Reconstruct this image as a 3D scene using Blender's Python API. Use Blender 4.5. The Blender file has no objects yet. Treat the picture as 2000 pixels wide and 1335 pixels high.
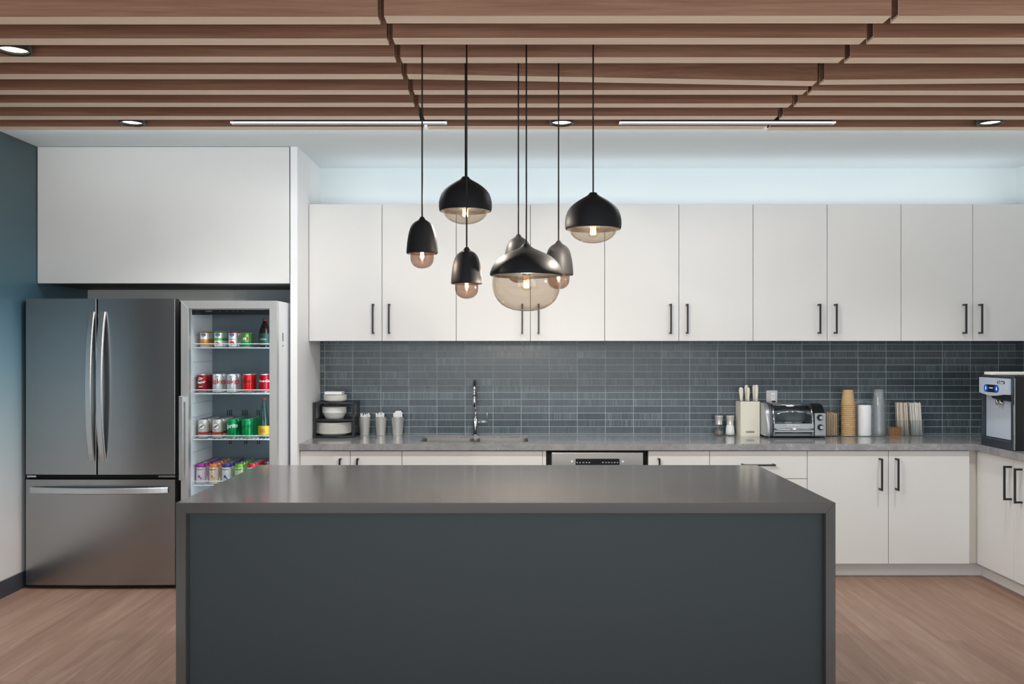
import bpy, bmesh, math, random
from mathutils import Vector, Matrix
random.seed(7)
S = bpy.context.scene
C = S.collection
PI = math.pi

# ------------------------------------------------------------------ camera, world, exposure, big lamps
F, HX, HY, EYE = 1740.0, 1005.0, 680.0, 1.474        # focal length (px of 2000), vanishing point, eye height
def U(x, D): return (x - HX) * D / F                  # measured photo column -> world X at depth D
def V(y, D): return EYE - (y - HY) * D / F            # measured photo row -> world Z at depth D

cd = bpy.data.cameras.new('camera'); cam = bpy.data.objects.new('camera', cd); C.objects.link(cam)
cam.location = (0, 0, EYE); cam.rotation_euler = (PI/2, 0, 0)
cd.sensor_width = 36; cd.lens = 36 * F / 2000
cd.shift_x = -(HX - 1000) / 2000; cd.shift_y = (HY - 667.5) / 2000
cd.clip_start = 0.05
S.camera = cam
S.view_settings.view_transform = 'Standard'; S.view_settings.look = 'None'
S.view_settings.exposure = 0.0; S.view_settings.gamma = 1.0; S.view_settings.use_curve_mapping = False

W = bpy.data.worlds.new('world'); S.world = W; W.use_nodes = True
W.node_tree.nodes['Background'].inputs[0].default_value = (0.75, 0.85, 1.0, 1)
W.node_tree.nodes['Background'].inputs[1].default_value = 0.35

def area(name, loc, target, sx, sy, power, col):
    l = bpy.data.lights.new(name, 'AREA'); l.shape = 'RECTANGLE'; l.size = sx; l.size_y = sy
    l.energy = power; l.color = col
    o = bpy.data.objects.new(name, l); C.objects.link(o); o.location = loc
    o.rotation_euler = (Vector(target) - Vector(loc)).to_track_quat('-Z', 'Y').to_euler()
    return o
# added area lamps that fill the room
area('front_fill', (0.2, -1.35, 1.25), (0.2, 6.0, 1.25), 5.6, 2.3, 116, (0.88, 0.95, 1.0))  # broad frontal fill added behind the camera, the wall there has no window
area('niche_fill_light', (1.1, 6.13, 2.455), (1.1, 6.131, 3.0), 4.7, .26, 4.6, (0.93, 0.98, 1.0))      # added lamp without fixture, brightens the wall and ceiling above the cabinets
area('soffit_fill_light', (0.27, 4.98, 2.690), (0.27, 5.3, 3.16), 6.4, .03, 13, (0.93, 0.98, 1.0))   # added lamp without fixture behind the last slat, washing the soffit
for _x in (-.94, 1.14): area('slot_fill_light', (_x, 4.76, 2.665), (_x, 4.765, 0.0), 1.1, .03, 13.5, (0.88, 0.95, 1.0))  # lamps added below the two air slots
BULB_W = 27.0
SPOT_W = 66.0

# ------------------------------------------------------------------ helpers
def lin(c):
    return tuple(((v/255)/12.92 if v/255 <= 0.04045 else ((v/255+0.055)/1.055)**2.4) for v in c)

class NT:
    def __init__(s, name):
        s.m = bpy.data.materials.new(name); s.m.use_nodes = True
        s.t = s.m.node_tree; s.b = s.t.nodes['Principled BSDF']; s.out = s.t.nodes['Material Output']
    def n(s, ty, ins=None, **kw):
        nd = s.t.nodes.new(ty)
        for k, v in kw.items(): setattr(nd, k, v)
        if ins:
            for k, v in ins.items():
                if isinstance(v, bpy.types.NodeSocket): s.t.links.new(v, nd.inputs[k])
                else: nd.inputs[k].default_value = v
        return nd
    def l(s, a, b): s.t.links.new(a, b)
    def coord(s): return s.n('ShaderNodeNewGeometry').outputs['Position']
    def map(s, v, scale=(1,1,1), loc=(0,0,0)):
        return s.n('ShaderNodeMapping', {'Vector': v, 'Scale': scale, 'Location': loc}).outputs[0]
    def noise(s, v, scale=1.0, detail=4, rough=.5, dist=0):
        return s.n('ShaderNodeTexNoise', {'Vector': v, 'Scale': scale, 'Detail': detail, 'Roughness': rough, 'Distortion': dist}).outputs[0]
    def ramp(s, f, stops):
        r = s.n('ShaderNodeValToRGB', {'Fac': f}); e = r.color_ramp.elements
        while len(e) < len(stops): e.new(0.5)
        for el, (p, c) in zip(e, stops): el.position = p; el.color = (*c, 1)
        return r.outputs[0]
    def math(s, op, a, b=0.0):
        return s.n('ShaderNodeMath', {0: a, 1: b}, operation=op).outputs[0]
    def bump(s, h, strength=.2, dist=.002):
        s.l(s.n('ShaderNodeBump', {'Height': h, 'Strength': strength, 'Distance': dist}).outputs[0], s.b.inputs['Normal'])

M = {}
def mat(name, rgb, rough=.5, metal=0, spec=.5, coat=0, emit=None, es=0):
    k = NT(name); b = k.b
    b.inputs['Base Color'].default_value = (*lin(rgb), 1); b.inputs['Roughness'].default_value = rough
    b.inputs['Metallic'].default_value = metal; b.inputs['Specular IOR Level'].default_value = spec
    b.inputs['Coat Weight'].default_value = coat
    if emit: b.inputs['Emission Color'].default_value = (*lin(emit), 1); b.inputs['Emission Strength'].default_value = es
    M[name] = k.m; return k.m

def brushed(name, rgb, rough, sc, tint2=None, amp=.12, metal=1.0):
    k = NT(name); p = k.coord()
    n = k.noise(k.map(p, sc), 1.0, 3)
    k.l(k.ramp(n, [(.3, lin(rgb)), (.7, lin(tint2 or rgb))]), k.b.inputs['Base Color'])
    k.b.inputs['Metallic'].default_value = metal
    k.l(k.math('MULTIPLY_ADD', n, amp), k.b.inputs['Roughness'])
    k.t.nodes[-1].inputs[2].default_value = rough
    M[name] = k.m; return k.m

def thin_glass(name, rgb, refl=1.0, rough=0.0, haze=0.0):
    k = NT(name); k.t.nodes.remove(k.b)
    f0 = k.n('ShaderNodeLayerWeight', {'Blend': .5}).outputs['Facing']
    cm = k.n('ShaderNodeMix', {0: k.math('POWER', f0, 3.0), 6: (*rgb, 1), 7: (*[c**3 for c in rgb], 1)}, data_type='RGBA')
    tr = k.n('ShaderNodeBsdfTransparent', {'Color': cm.outputs[2]})
    gl = k.n('ShaderNodeBsdfGlossy', {'Color': (1,1,1,1), 'Roughness': rough})
    fc = k.n('ShaderNodeLayerWeight', {'Blend': .5}).outputs['Facing']
    fr = k.math('MULTIPLY_ADD', k.math('POWER', fc, 5.0), .95); k.t.nodes[-1].inputs[2].default_value = .045
    mx = k.n('ShaderNodeMixShader', {0: k.math('MULTIPLY', fr, refl), 1: tr.outputs[0], 2: gl.outputs[0]})
    last = mx.outputs[0]
    if haze: last = k.n('ShaderNodeMixShader', {0: haze, 1: last, 2: k.n('ShaderNodeBsdfDiffuse', {'Color': (.9, .92, .94, 1)}).outputs[0]}).outputs[0]
    k.l(last, k.out.inputs['Surface']); M[name] = k.m; return k.m

# plain materials
mat('bounce_white', (236, 233, 228), .6)
mat('cabinet_white', (224, 223, 221), .5, spec=.35)
mat('panel_white', (241, 241, 242), .55)
mat('carcass_shade', (120, 118, 116), .6)  # greyed to stand in for shade in door gaps and on undersides
mat('wall_white', (228, 236, 238), .7)
mat('ceiling_white', (228, 236, 239), .8)
mat('room_grey', (120, 116, 112), .8)
mat('black_metal', (26, 26, 28), .42)
mat('black_plastic', (20, 21, 23), .35)
mat('deep_black', (8, 8, 9), .6)
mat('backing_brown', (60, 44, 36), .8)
mat('rack_black', (34, 36, 40), .4)
mat('island_paint', (60, 67, 70), .45, spec=.3)
mat('island_quartz', (91, 88, 86), .15)
mat('pendant_black', (36, 36, 38), .5, spec=.13)
mat('lining_dark', (17, 13, 10), .6, spec=.1)
mat('cord_black', (14, 14, 15), .6)
mat('baseboard_dark', (58, 60, 70), .5)
mat('chrome', (205, 207, 210), .08, 1)
mat('paper_white', (238, 235, 228), .7)
mat('bowl_white', (240, 240, 238), .6)
mat('plastic_white', (244, 244, 246), .35)
mat('knife_cream', (238, 232, 218), .35)
mat('block_cream', (236, 231, 214), .4)
mat('kraft', (205, 170, 125), .7)
mat('napkin_kraft', (205, 180, 150), .85)
mat('sugar_brown', (150, 108, 72), .8)
mat('liner_white', (214, 222, 228), .45)
mat('cooler_white', (240, 243, 248), .45)
mat('liner_shaded', (112, 124, 131), .4)
mat('wire_white', (238, 242, 244), .4)
mat('can_metal', (205, 208, 212), .25, 1)
mat('print_white', (240, 240, 240), .5)
mat('print_black', (25, 25, 28), .5)
mat('print_red', (200, 26, 36), .5)
mat('print_grey', (165, 170, 175), .5)
mat('filler_taupe', (214, 206, 196), .5)
mat('outlet_steel', (205, 203, 202), .35, .6)
mat('fascia', (236, 239, 240), .7)
mat('dispenser_dark', (40, 50, 60), .4)
mat('dispenser_silver', (208, 219, 234), .34, .2)
mat('slot_glow', (245, 247, 250), .5, emit=(240, 245, 255), es=.85)
mat('lamp_glow', (255, 244, 225), .5, emit=(255, 240, 215), es=6)
mat('filament_glow', (255, 200, 120), .5, emit=(255, 196, 120), es=12)
mat('bulb_core', (255, 210, 150), .5, emit=(255, 176, 84), es=4)
mat('display_blue', (20, 50, 150), .3, emit=(40, 90, 220), es=.35)
mat('display_light', (150, 190, 255), .3, emit=(140, 185, 255), es=1.6)
mat('led_white', (255, 255, 255), .5, emit=(225, 238, 255), es=14)
mat('silver_plastic', (176, 180, 186), .3, .5)
mat('oven_grey', (92, 95, 102), .35, .4)
mat('oven_interior', (150, 154, 158), .35, .5)
brushed('fridge_steel', (164, 164, 164), .25, (.6, .6, 420), (164, 164, 164), .012)
brushed('frame_steel', (208, 208, 206), .28, (200, 200, 6), (214, 214, 212), .1, .75)
brushed('handle_steel', (205, 207, 208), .3, (40, 2, 2))
brushed('dishwasher_steel', (222, 220, 217), .34, (3, 3, 260))
brushed('sink_steel', (200, 198, 192), .25, (3, 200, 200))
brushed('cup_steel', (238, 236, 232), .28, (2, 2, 300), None, .1, .72)
thin_glass('clear_glass', (.97, .985, .98), .7)
thin_glass('door_glass', (.93, .955, .955), .55)
thin_glass('smoke_glass', (.84, .78, .71), .9)
thin_glass('smoke_glass_dark', (.70, .57, .50), .9)
thin_glass('bulb_glass', (.99, .95, .88), .6)
thin_glass('acrylic', (.96, .98, .98), .9, 0, .03)
thin_glass('clear_plastic', (.93, .95, .96), .7, .1, .13)
thin_glass('bottle_glass', (.55, .78, .70), .9)
thin_glass('oven_glass', (.80, .84, .85), 1.2)

def wood_slat(name, c0, c1, c2):
    k = NT(name); p = k.coord()
    r = k.n('ShaderNodeObjectInfo').outputs['Random']
    off = k.n('ShaderNodeCombineXYZ', {0: k.math('MULTIPLY', r, 37.0), 1: k.math('MULTIPLY', r, 11.0), 2: k.math('MULTIPLY', r, 5.0)}).outputs[0]
    q = k.n('ShaderNodeVectorMath', {0: p, 1: off}, operation='ADD').outputs[0]
    n1 = k.noise(k.map(q, (1.2, 40, 40)), 1.0, 6, .6, .6)
    n2 = k.noise(k.map(q, (6, 330, 330)), 1.0, 3, .6)
    n = k.math('ADD', k.math('MULTIPLY', n1, .68), k.math('MULTIPLY', n2, .32))
    k.l(k.ramp(n, [(.30, lin(c0)), (.5, lin(c1)), (.70, lin(c2))]), k.b.inputs['Base Color'])
    k.b.inputs['Roughness'].default_value = .55
    k.bump(n2, .12, .001); M[name] = k.m
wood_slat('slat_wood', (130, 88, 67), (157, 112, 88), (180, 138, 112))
wood_slat('slat_edge_underlit', (244, 212, 186), (253, 226, 202), (255, 234, 213))   # pale end edges; underside lightened to stand in for light from below

def wood_floor():
    k = NT('floor_wood'); p = k.coord()
    sp = k.n('ShaderNodeSeparateXYZ', {0: p})
    yx = k.n('ShaderNodeCombineXYZ', {0: sp.outputs[1], 1: sp.outputs[0], 2: 0.0}).outputs[0]
    br = k.n('ShaderNodeTexBrick', {'Vector': yx, 'Color1': (.2,.2,.2,1), 'Color2': (.8,.8,.8,1), 'Mortar': (.12,.12,.12,1), 'Scale': 1.0,
             'Mortar Size': .0012, 'Brick Width': 1.5, 'Row Height': .165, 'Bias': 0.0}, offset=.37, squash=1.0)
    tone = k.n('ShaderNodeSeparateColor', {0: br.outputs[0]}).outputs[0]
    q = k.n('ShaderNodeVectorMath', {0: p, 1: k.n('ShaderNodeCombineXYZ', {0: k.math('MULTIPLY', tone, 9.0), 1: k.math('MULTIPLY', tone, 23.0), 2: 0.0}).outputs[0]}, operation='ADD').outputs[0]
    n1 = k.noise(k.map(q, (22, 1.0, 1)), 1.0, 6, .62, .7)
    n2 = k.noise(k.map(q, (130, 5, 1)), 1.0, 3, .6)
    n = k.math('ADD', k.math('ADD', k.math('MULTIPLY', n1, .62), k.math('MULTIPLY', n2, .22)), k.math('MULTIPLY', tone, .16))
    k.l(k.ramp(n, [(.28, lin((118, 88, 71))), (.5, lin((146, 115, 97))), (.72, lin((168, 139, 120)))]), k.b.inputs['Base Color'])
    k.b.inputs['Roughness'].default_value = .48
    k.bump(n2, .06, .001); M['floor_wood'] = k.m
wood_floor()

def tiles(name, axis):
    k = NT(name); p = k.coord()
    sp = k.n('ShaderNodeSeparateXYZ', {0: p})
    h = sp.outputs[axis]
    a = k.math('ADD', h, 1.1487 + 2.0 * .1993); z = k.math('ADD', sp.outputs[2], -.8695 + 4 * .04874)
    v = k.n('ShaderNodeCombineXYZ', {0: a, 1: z, 2: 0.0}).outputs[0]
    br = k.n('ShaderNodeTexBrick', {'Vector': v, 'Color1': (.15,.15,.15,1), 'Color2': (.85,.85,.85,1), 'Mortar': (0,0,0,1), 'Scale': 1.0,
             'Mortar Size': .0016, 'Mortar Smooth': .0, 'Bias': 0.0, 'Brick Width': .1993, 'Row Height': .04874}, offset=0.0, squash=1.0)
    tone = k.n('ShaderNodeSeparateColor', {0: br.outputs[0]}).outputs[0]
    row = k.math('FLOOR', k.math('DIVIDE', z, .04874))
    q = k.n('ShaderNodeCombineXYZ', {0: k.math('MULTIPLY', a, 150.0), 1: k.math('MULTIPLY', row, 13.7), 2: k.math('MULTIPLY', tone, 31.0)}).outputs[0]
    st = k.noise(q, 1.0, 3, .7)
    g = k.math('ADD', k.math('MULTIPLY', st, .75), k.math('MULTIPLY', tone, .25))
    col = k.ramp(g, [(.25, lin((58, 67, 74))), (.55, lin((79, 90, 97))), (.78, lin((130, 145, 152)))])
    mx = k.n('ShaderNodeMix', {0: br.outputs[1], 6: col, 7: (*lin((172, 184, 190)), 1)}, data_type='RGBA')
    k.l(mx.outputs[2], k.b.inputs['Base Color'])
    k.l(k.math('ADD', k.math('MULTIPLY', br.outputs[1], .5), .22), k.b.inputs['Roughness'])
    hh = k.math('SUBTRACT', st, k.math('MULTIPLY', br.outputs[1], .8))
    k.bump(hh, .35, .0016); M[name] = k.m
tiles('tile_back', 0); tiles('tile_side', 1)

def quartz():
    k = NT('counter_quartz'); p = k.coord()
    n0 = k.noise(p, 14, 6, .65, 1.2)
    base = k.ramp(n0, [(.3, lin((132, 131, 132))), (.7, lin((160, 159, 159)))])
    w = k.noise(k.map(p, (1, 1, 1.6)), 5.0, 5, .6, 2.4)
    vein = k.math('LESS_THAN', k.math('ABSOLUTE', k.math('SUBTRACT', w, .5)), .010)
    patch = k.math('GREATER_THAN', k.noise(p, 3.2, 2), .53)
    speck = k.math('GREATER_THAN', k.noise(p, 90, 4, .7), .66)
    f = k.math('MULTIPLY', k.math('MAXIMUM', k.math('MULTIPLY', vein, patch), k.math('MULTIPLY', speck, k.math('MULTIPLY', patch, .6))), .6)
    mx = k.n('ShaderNodeMix', {0: f, 6: base, 7: (*lin((205, 205, 205)), 1)}, data_type='RGBA')
    k.l(mx.outputs[2], k.b.inputs['Base Color']); k.b.inputs['Roughness'].default_value = .10
    M['counter_quartz'] = k.m
quartz()

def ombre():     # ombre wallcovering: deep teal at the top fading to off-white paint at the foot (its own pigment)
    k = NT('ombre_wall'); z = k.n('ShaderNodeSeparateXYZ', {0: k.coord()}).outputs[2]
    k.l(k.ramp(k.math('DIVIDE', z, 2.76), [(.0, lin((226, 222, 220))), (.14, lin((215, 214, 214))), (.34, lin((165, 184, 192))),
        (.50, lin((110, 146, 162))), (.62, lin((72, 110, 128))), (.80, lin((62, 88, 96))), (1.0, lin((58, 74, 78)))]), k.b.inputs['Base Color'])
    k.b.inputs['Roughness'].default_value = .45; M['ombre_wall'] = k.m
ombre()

# ------------------------------------------------------------------ mesh builder
def woff(o):
    v = Vector((0, 0, 0))
    while o: v += o.location; o = o.parent
    return v

class MB:
    def __init__(s): s.bm = bmesh.new()
    def box(s, x0, x1, y0, y1, z0, z1, bev=0.0, seg=2):
        r = bmesh.ops.create_cube(s.bm, size=1.0)
        for v in r['verts']:
            v.co = Vector(((x0+x1)/2 + v.co.x*(x1-x0), (y0+y1)/2 + v.co.y*(y1-y0), (z0+z1)/2 + v.co.z*(z1-z0)))
        if bev > 0:
            ed = list({e for v in r['verts'] for e in v.link_edges})
            bmesh.ops.bevel(s.bm, geom=ed, offset=bev, segments=seg, affect='EDGES', profile=.5)
        return s
    def lathe(s, prof, c=(0, 0, 0), seg=32, close=False):      # prof: (r, z); open ends stay open unless r is 0
        rings = []
        for r, z in prof:
            if r < 1e-6: rings.append([s.bm.verts.new((c[0], c[1], c[2]+z))])
            else: rings.append([s.bm.verts.new((c[0]+r*math.cos(2*PI*i/seg), c[1]+r*math.sin(2*PI*i/seg), c[2]+z)) for i in range(seg)])
        for a, b in zip(rings, rings[1:]):
            for i in range(seg):
                j = (i+1) % seg
                if len(a) == 1 and len(b) == 1: continue
                if len(a) == 1: f = (a[0], b[j], b[i])
                elif len(b) == 1: f = (a[i], a[j], b[0])
                else: f = (a[i], a[j], b[j], b[i])
                try: s.bm.faces.new(f).smooth = True
                except ValueError: pass
        return s
    def cyl(s, p0, p1, r0, r1=None, seg=20, caps=True):
        r1 = r0 if r1 is None else r1
        p0, p1 = Vector(p0), Vector(p1); d = (p1-p0).normalized()
        u = d.orthogonal().normalized(); w = d.cross(u)
        A = [s.bm.verts.new(p0 + r0*(u*math.cos(2*PI*i/seg) + w*math.sin(2*PI*i/seg))) for i in range(seg)]
        B = [s.bm.verts.new(p1 + r1*(u*math.cos(2*PI*i/seg) + w*math.sin(2*PI*i/seg))) for i in range(seg)]
        for i in range(seg):
            j = (i+1) % seg; s.bm.faces.new((A[i], A[j], B[j], B[i])).smooth = True
        if caps: s.bm.faces.new(A[::-1]); s.bm.faces.new(B)
        return s
    def tube(s, pts, r, seg=8, caps=True):
        pts = [Vector(p) for p in pts]; rings = []; u = None
        for i, p in enumerate(pts):
            d = (pts[min(i+1, len(pts)-1)] - pts[max(i-1, 0)]).normalized()
            if u is None: u = d.orthogonal().normalized()
            else: u = (u - d*u.dot(d)).normalized()
            w = d.cross(u)
            rings.append([s.bm.verts.new(p + r*(u*math.cos(2*PI*k/seg) + w*math.sin(2*PI*k/seg))) for k in range(seg)])
        for a, b in zip(rings, rings[1:]):
            for k in range(seg):
                j = (k+1) % seg; s.bm.faces.new((a[k], a[j], b[j], b[k])).smooth = True
        if caps: s.bm.faces.new(rings[0][::-1]); s.bm.faces.new(rings[-1])
        return s
    def prism(s, poly, axis, a0, a1, smooth=False):             # poly in the two other axes (x,y | x,z | y,z)
        def P(p, a):
            return (a, p[0], p[1]) if axis == 'x' else ((p[0], a, p[1]) if axis == 'y' else (p[0], p[1], a))
        A = [s.bm.verts.new(P(p, a0)) for p in poly]; B = [s.bm.verts.new(P(p, a1)) for p in poly]
        n = len(poly)
        for i in range(n):
            j = (i+1) % n; s.bm.faces.new((A[i], A[j], B[j], B[i])).smooth = smooth
        s.bm.faces.new(A[::-1]); s.bm.faces.new(B)
        return s
    def sweep(s, secs):                                          # list of rings of equal length
        R = [[s.bm.verts.new(p) for p in r] for r in secs]; n = len(R[0])
        for a, b in zip(R, R[1:]):
            for i in range(n):
                j = (i+1) % n; s.bm.faces.new((a[i], a[j], b[j], b[i]))
        s.bm.faces.new(R[0][::-1]); s.bm.faces.new(R[-1])
        return s
    def quad(s, *p):
        s.bm.faces.new([s.bm.verts.new(q) for q in p]); return s
    def text(s, txt, fn, size=1.0, bold=0.0, align='CENTER', shear=0.0):
        vs, fs = text_geo(txt, bold, shear)
        if not vs: return s
        x0 = min(v[0] for v in vs); x1 = max(v[0] for v in vs); y0 = min(v[1] for v in vs); y1 = max(v[1] for v in vs)
        cx = (x0+x1)/2; cy = (y0+y1)/2; k = size/(x1-x0)
        N = [s.bm.verts.new(fn((v[0]-cx)*k, (v[1]-cy)*k)) for v in vs]
        for f in fs:
            try: s.bm.faces.new([N[i] for i in f])
            except ValueError: pass
        return s
    def build(s, name, m, parent=None, fix=True):
        if fix: bmesh.ops.recalc_face_normals(s.bm, faces=s.bm.faces)
        if parent:
            bmesh.ops.translate(s.bm, verts=s.bm.verts, vec=-woff(parent))
        me = bpy.data.meshes.new(name); s.bm.to_mesh(me); s.bm.free()
        me.materials.append(M[m])
        o = bpy.data.objects.new(name, me); C.objects.link(o)
        if parent: o.parent = parent
        return o

_txt = {}
def text_geo(txt, bold=0.0, shear=0.0):
    key = (txt, bold, shear)
    if key not in _txt:
        cu = bpy.data.curves.new('lettering', 'FONT'); cu.body = txt; cu.size = 1; cu.offset = bold; cu.shear = shear; cu.resolution_u = 3
        o = bpy.data.objects.new('lettering', cu); C.objects.link(o)
        me = bpy.data.meshes.new_from_object(o.evaluated_get(bpy.context.evaluated_depsgraph_get()))
        _txt[key] = ([tuple(v.co) for v in me.vertices], [tuple(p.vertices) for p in me.polygons])
        bpy.data.objects.remove(o); bpy.data.curves.remove(cu); bpy.data.meshes.remove(me)
    return _txt[key]

def tag(o, label, cat, group=None):
    o['label'] = label; o['category'] = cat
    if group: o['group'] = group
    return o
def empty(name, loc, label, cat, group=None):
    o = bpy.data.objects.new(name, None); C.objects.link(o); o.location = loc; o.empty_display_size = .1
    return tag(o, label, cat, group)
def struct(o): o['kind'] = 'structure'; return o
def dup(o, loc, label=None, group=None):
    r = o.copy(); C.objects.link(r); r.location = loc
    if label: r['label'] = label
    if group: r['group'] = group
    for ch in list(o.children):
        c = ch.copy(); C.objects.link(c); c.parent = r
        for g in list(ch.children):
            d = g.copy(); C.objects.link(d); d.parent = c
    return r
ORD = ['first', 'second', 'third', 'fourth', 'fifth', 'sixth', 'seventh', 'eighth', 'ninth', 'tenth']

# ------------------------------------------------------------------ the setting
XL, XR, YB = -3.035, 3.568, 6.335
ZC, ZU, YF = 2.755, 2.96, -1.5
XF, YW = -5.6, 3.7
struct(MB().box(XF-.1, XR+.1, 2.5, YB+.1, -.1, 0).build('floor', 'floor_wood'))
struct(MB().box(XF-.1, XR+.1, YF-.1, .6, -.1, 0).build('floor_entry', 'floor_wood'))
struct(MB().box(XF-.1, XR+.1, .6, 2.5, -.1, 0).build('floor_bounce', 'bounce_white'))   # unseen pale band, added to bounce light up to slats and ceiling
struct(MB().box(XL-.1, XR+.1, YB, YB+.1, 0, ZU).build('wall_back', 'wall_white'))
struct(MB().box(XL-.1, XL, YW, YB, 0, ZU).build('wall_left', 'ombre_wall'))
struct(MB().box(XF-.1, XL-.1, YW, YW+.1, 0, ZU).build('wall_left_return', 'room_grey'))
struct(MB().box(XF-.1, XF, YF, YW, 0, ZU).build('wall_left_far', 'room_grey'))
struct(MB().box(XR, XR+.1, YF, YB, 0, ZU).build('wall_right', 'wall_white'))
struct(MB().box(XF-.1, XR+.1, YF-.1, YF, 0, ZU).build('wall_front', 'room_grey'))
YS = 4.96
struct(MB().box(XL, XR, YS, YB, ZC, ZU).build('ceiling', 'ceiling_white'))
struct(MB().box(XF-.1, XR+.1, YF-.1, YB+.1, ZU, ZU+.08).build('ceiling_upper', 'ceiling_white'))
struct(MB().box(XL, XL+.012, YW, 5.9, 0, .10).build('baseboard_left', 'baseboard_dark'))

# wooden ceiling slats ------------------------------------------------
ZS, CS = 2.68, 2098.0
TH = .0757
JL, JR = (-.499, -.474), (1.368, 1.395)
rows_l = [33, 75.2, 110.7, 144.7, 176, 200.7, 226.7, 247.2]
rows_m = [31, 74, 112, (144.6, 158.6), 176, 202, 226.4, 246]
rows_r = [31, 73.6, 112.5, (156, 151), 177, 201, 226.4, 248]
def dep(y): return CS / (680 - y)
for sec, rows, xa, xb, nm in (('l', rows_l, XL+.005, JL[0], 'long left-hand'), ('m', rows_m, JL[1], JR[0], 'middle'), ('r', rows_r, JR[1], XR-.005, 'right-hand')):
    for i, y in enumerate(rows):
        ya, yb = y if isinstance(y, tuple) else (y, y)
        d0, d1 = dep(ya), dep(yb)
        if sec == 'r' and isinstance(y, tuple): d1 = d0 + (d1-d0) * 1.55
        b = MB(); w = .009; bm = b.bm          # hollow box section with open ends
        O = lambda x, d: [bm.verts.new(p) for p in ((x, d, ZS), (x, d+TH, ZS), (x, d+TH, ZS+.155), (x, d, ZS+.155))]
        I = lambda x, d: [bm.verts.new(p) for p in ((x, d+w, ZS+w), (x, d+TH-w, ZS+w), (x, d+TH-w, ZS+.155-w), (x, d+w, ZS+.155-w))]
        oa, ob, ia, ib = O(xa, d0), O(xb, d1), I(xa, d0), I(xb, d1)
        for q in range(4):
            r = (q+1) % 4
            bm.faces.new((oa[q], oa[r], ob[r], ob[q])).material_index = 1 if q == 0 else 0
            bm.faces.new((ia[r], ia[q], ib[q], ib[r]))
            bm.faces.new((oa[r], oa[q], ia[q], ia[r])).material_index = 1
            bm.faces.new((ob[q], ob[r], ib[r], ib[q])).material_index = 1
        sl = b.build('ceiling_slat', 'slat_wood'); sl.data.materials.append(M['slat_edge_underlit'])
        tag(sl, f'{nm} wooden ceiling slat in the {ORD[i]} row counted from the camera', 'ceiling slat', 'wooden ceiling slats')
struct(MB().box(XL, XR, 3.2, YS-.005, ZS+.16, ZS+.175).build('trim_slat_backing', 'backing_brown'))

# downlights ------------------------------------------------------------
def downlight(x, y, label):
    t = empty('downlight', (x, y, ZS-.004), label, 'ceiling light', 'round downlights between the slats')
    r = .0665
    MB().lathe([(r-.010, .012), (r-.008, 0), (r, .001), (r, .155), (0, .155)], (x, y, ZS-.004)).build('housing', 'black_metal', t)
    MB().lathe([(0, .045), (r-.028, .04), (r-.012, .014)], (x, y, ZS-.004)).build('reflector', 'lamp_glow', t)
    l = bpy.data.lights.new('downlight_beam', 'SPOT'); l.energy = SPOT_W; l.spot_size = 2.0; l.spot_blend = .9; l.color = (.97, .97, .97); l.shadow_soft_size = .05
    o = bpy.data.objects.new('downlight_beam', l); C.objects.link(o); o.location = (x, y, ZS-.02); 
    return t
downlight(-2.03, 3.612, 'large round downlight cut by the left edge of the picture')
downlight(-2.05, 4.775, 'round black downlight above the stainless refrigerator')
downlight(.253, 4.775, 'round black downlight behind the pendant cords')
downlight(2.55, 4.775, 'round black downlight at the right, above the end cabinets')

# slot diffusers -----------------------------------------------------------
for x0, x1, lab in ((452, 873, 'thin white linear air slot crossing the left slat joint'), (1209, 1630, 'thin white linear air slot crossing the right slat joint')):
    a, b_ = U(x0, 4.76), U(x1, 4.76); y0, y1 = 4.738, 4.782
    t = empty('slot_diffuser', ((a+b_)/2, 4.76, ZS-.008), lab, 'air vent', 'linear air slots in the ceiling')
    f = MB(); f.box(a, b_, y1-.012, y1, ZS-.007, ZS)
    f.box(a, a+.012, y0+.014, y1-.012, ZS-.007, ZS); f.box(b_-.012, b_, y0+.014, y1-.012, ZS-.007, ZS)
    f.build('frame', 'plastic_white', t)
    MB().box(a, b_, y0, y0+.014, ZS-.007, ZS).build('diffuser', 'slot_glow', t)  # air slot's front flange given a glow to go with its added lamp
    MB().box(a+.012, b_-.012, y0+.014, y1-.012, ZS-.0055, ZS+.05).build('slot', 'deep_black', t)

# backsplash -------------------------------------------------------------
ZT = .864
tag(MB().box(-1.379, XR-.0005, YB-.0105, YB-.0005, ZT+.0005, 1.535).build('tile_backsplash', 'tile_back'), 'slate grey ribbed tile backsplash along the back wall under the cabinets', 'backsplash')
tag(MB().box(XR-.0105, XR-.0005, 4.9, YB-.011, ZT+.0005, 1.535).build('tile_backsplash', 'tile_side'), 'slate grey ribbed tile backsplash on the right wall behind the water dispenser', 'backsplash')

# end panel and cabinet over the fridges ----------------------------------
tag(MB().box(-1.4248, -1.380, 5.66, YB, 0, ZC, .001, 1).build('end_panel', 'panel_white'), 'tall white end panel between the drinks cooler and the counter', 'panel')
t = empty('over_fridge_cabinet', ((XL-1.43)/2, 5.66, 1.887), 'wide plain white cabinet front hanging over the refrigerator and cooler', 'cabinet')
MB().box(XL+.004, -1.432, 5.66, 5.68, 1.887, ZC-.002, .001, 1).build('front_panel', 'cabinet_white', t)
MB().box(XL+.006, -1.432, 5.68, YB-.005, 1.889, ZC-.002).build('carcass', 'carcass_shade', t)

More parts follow.
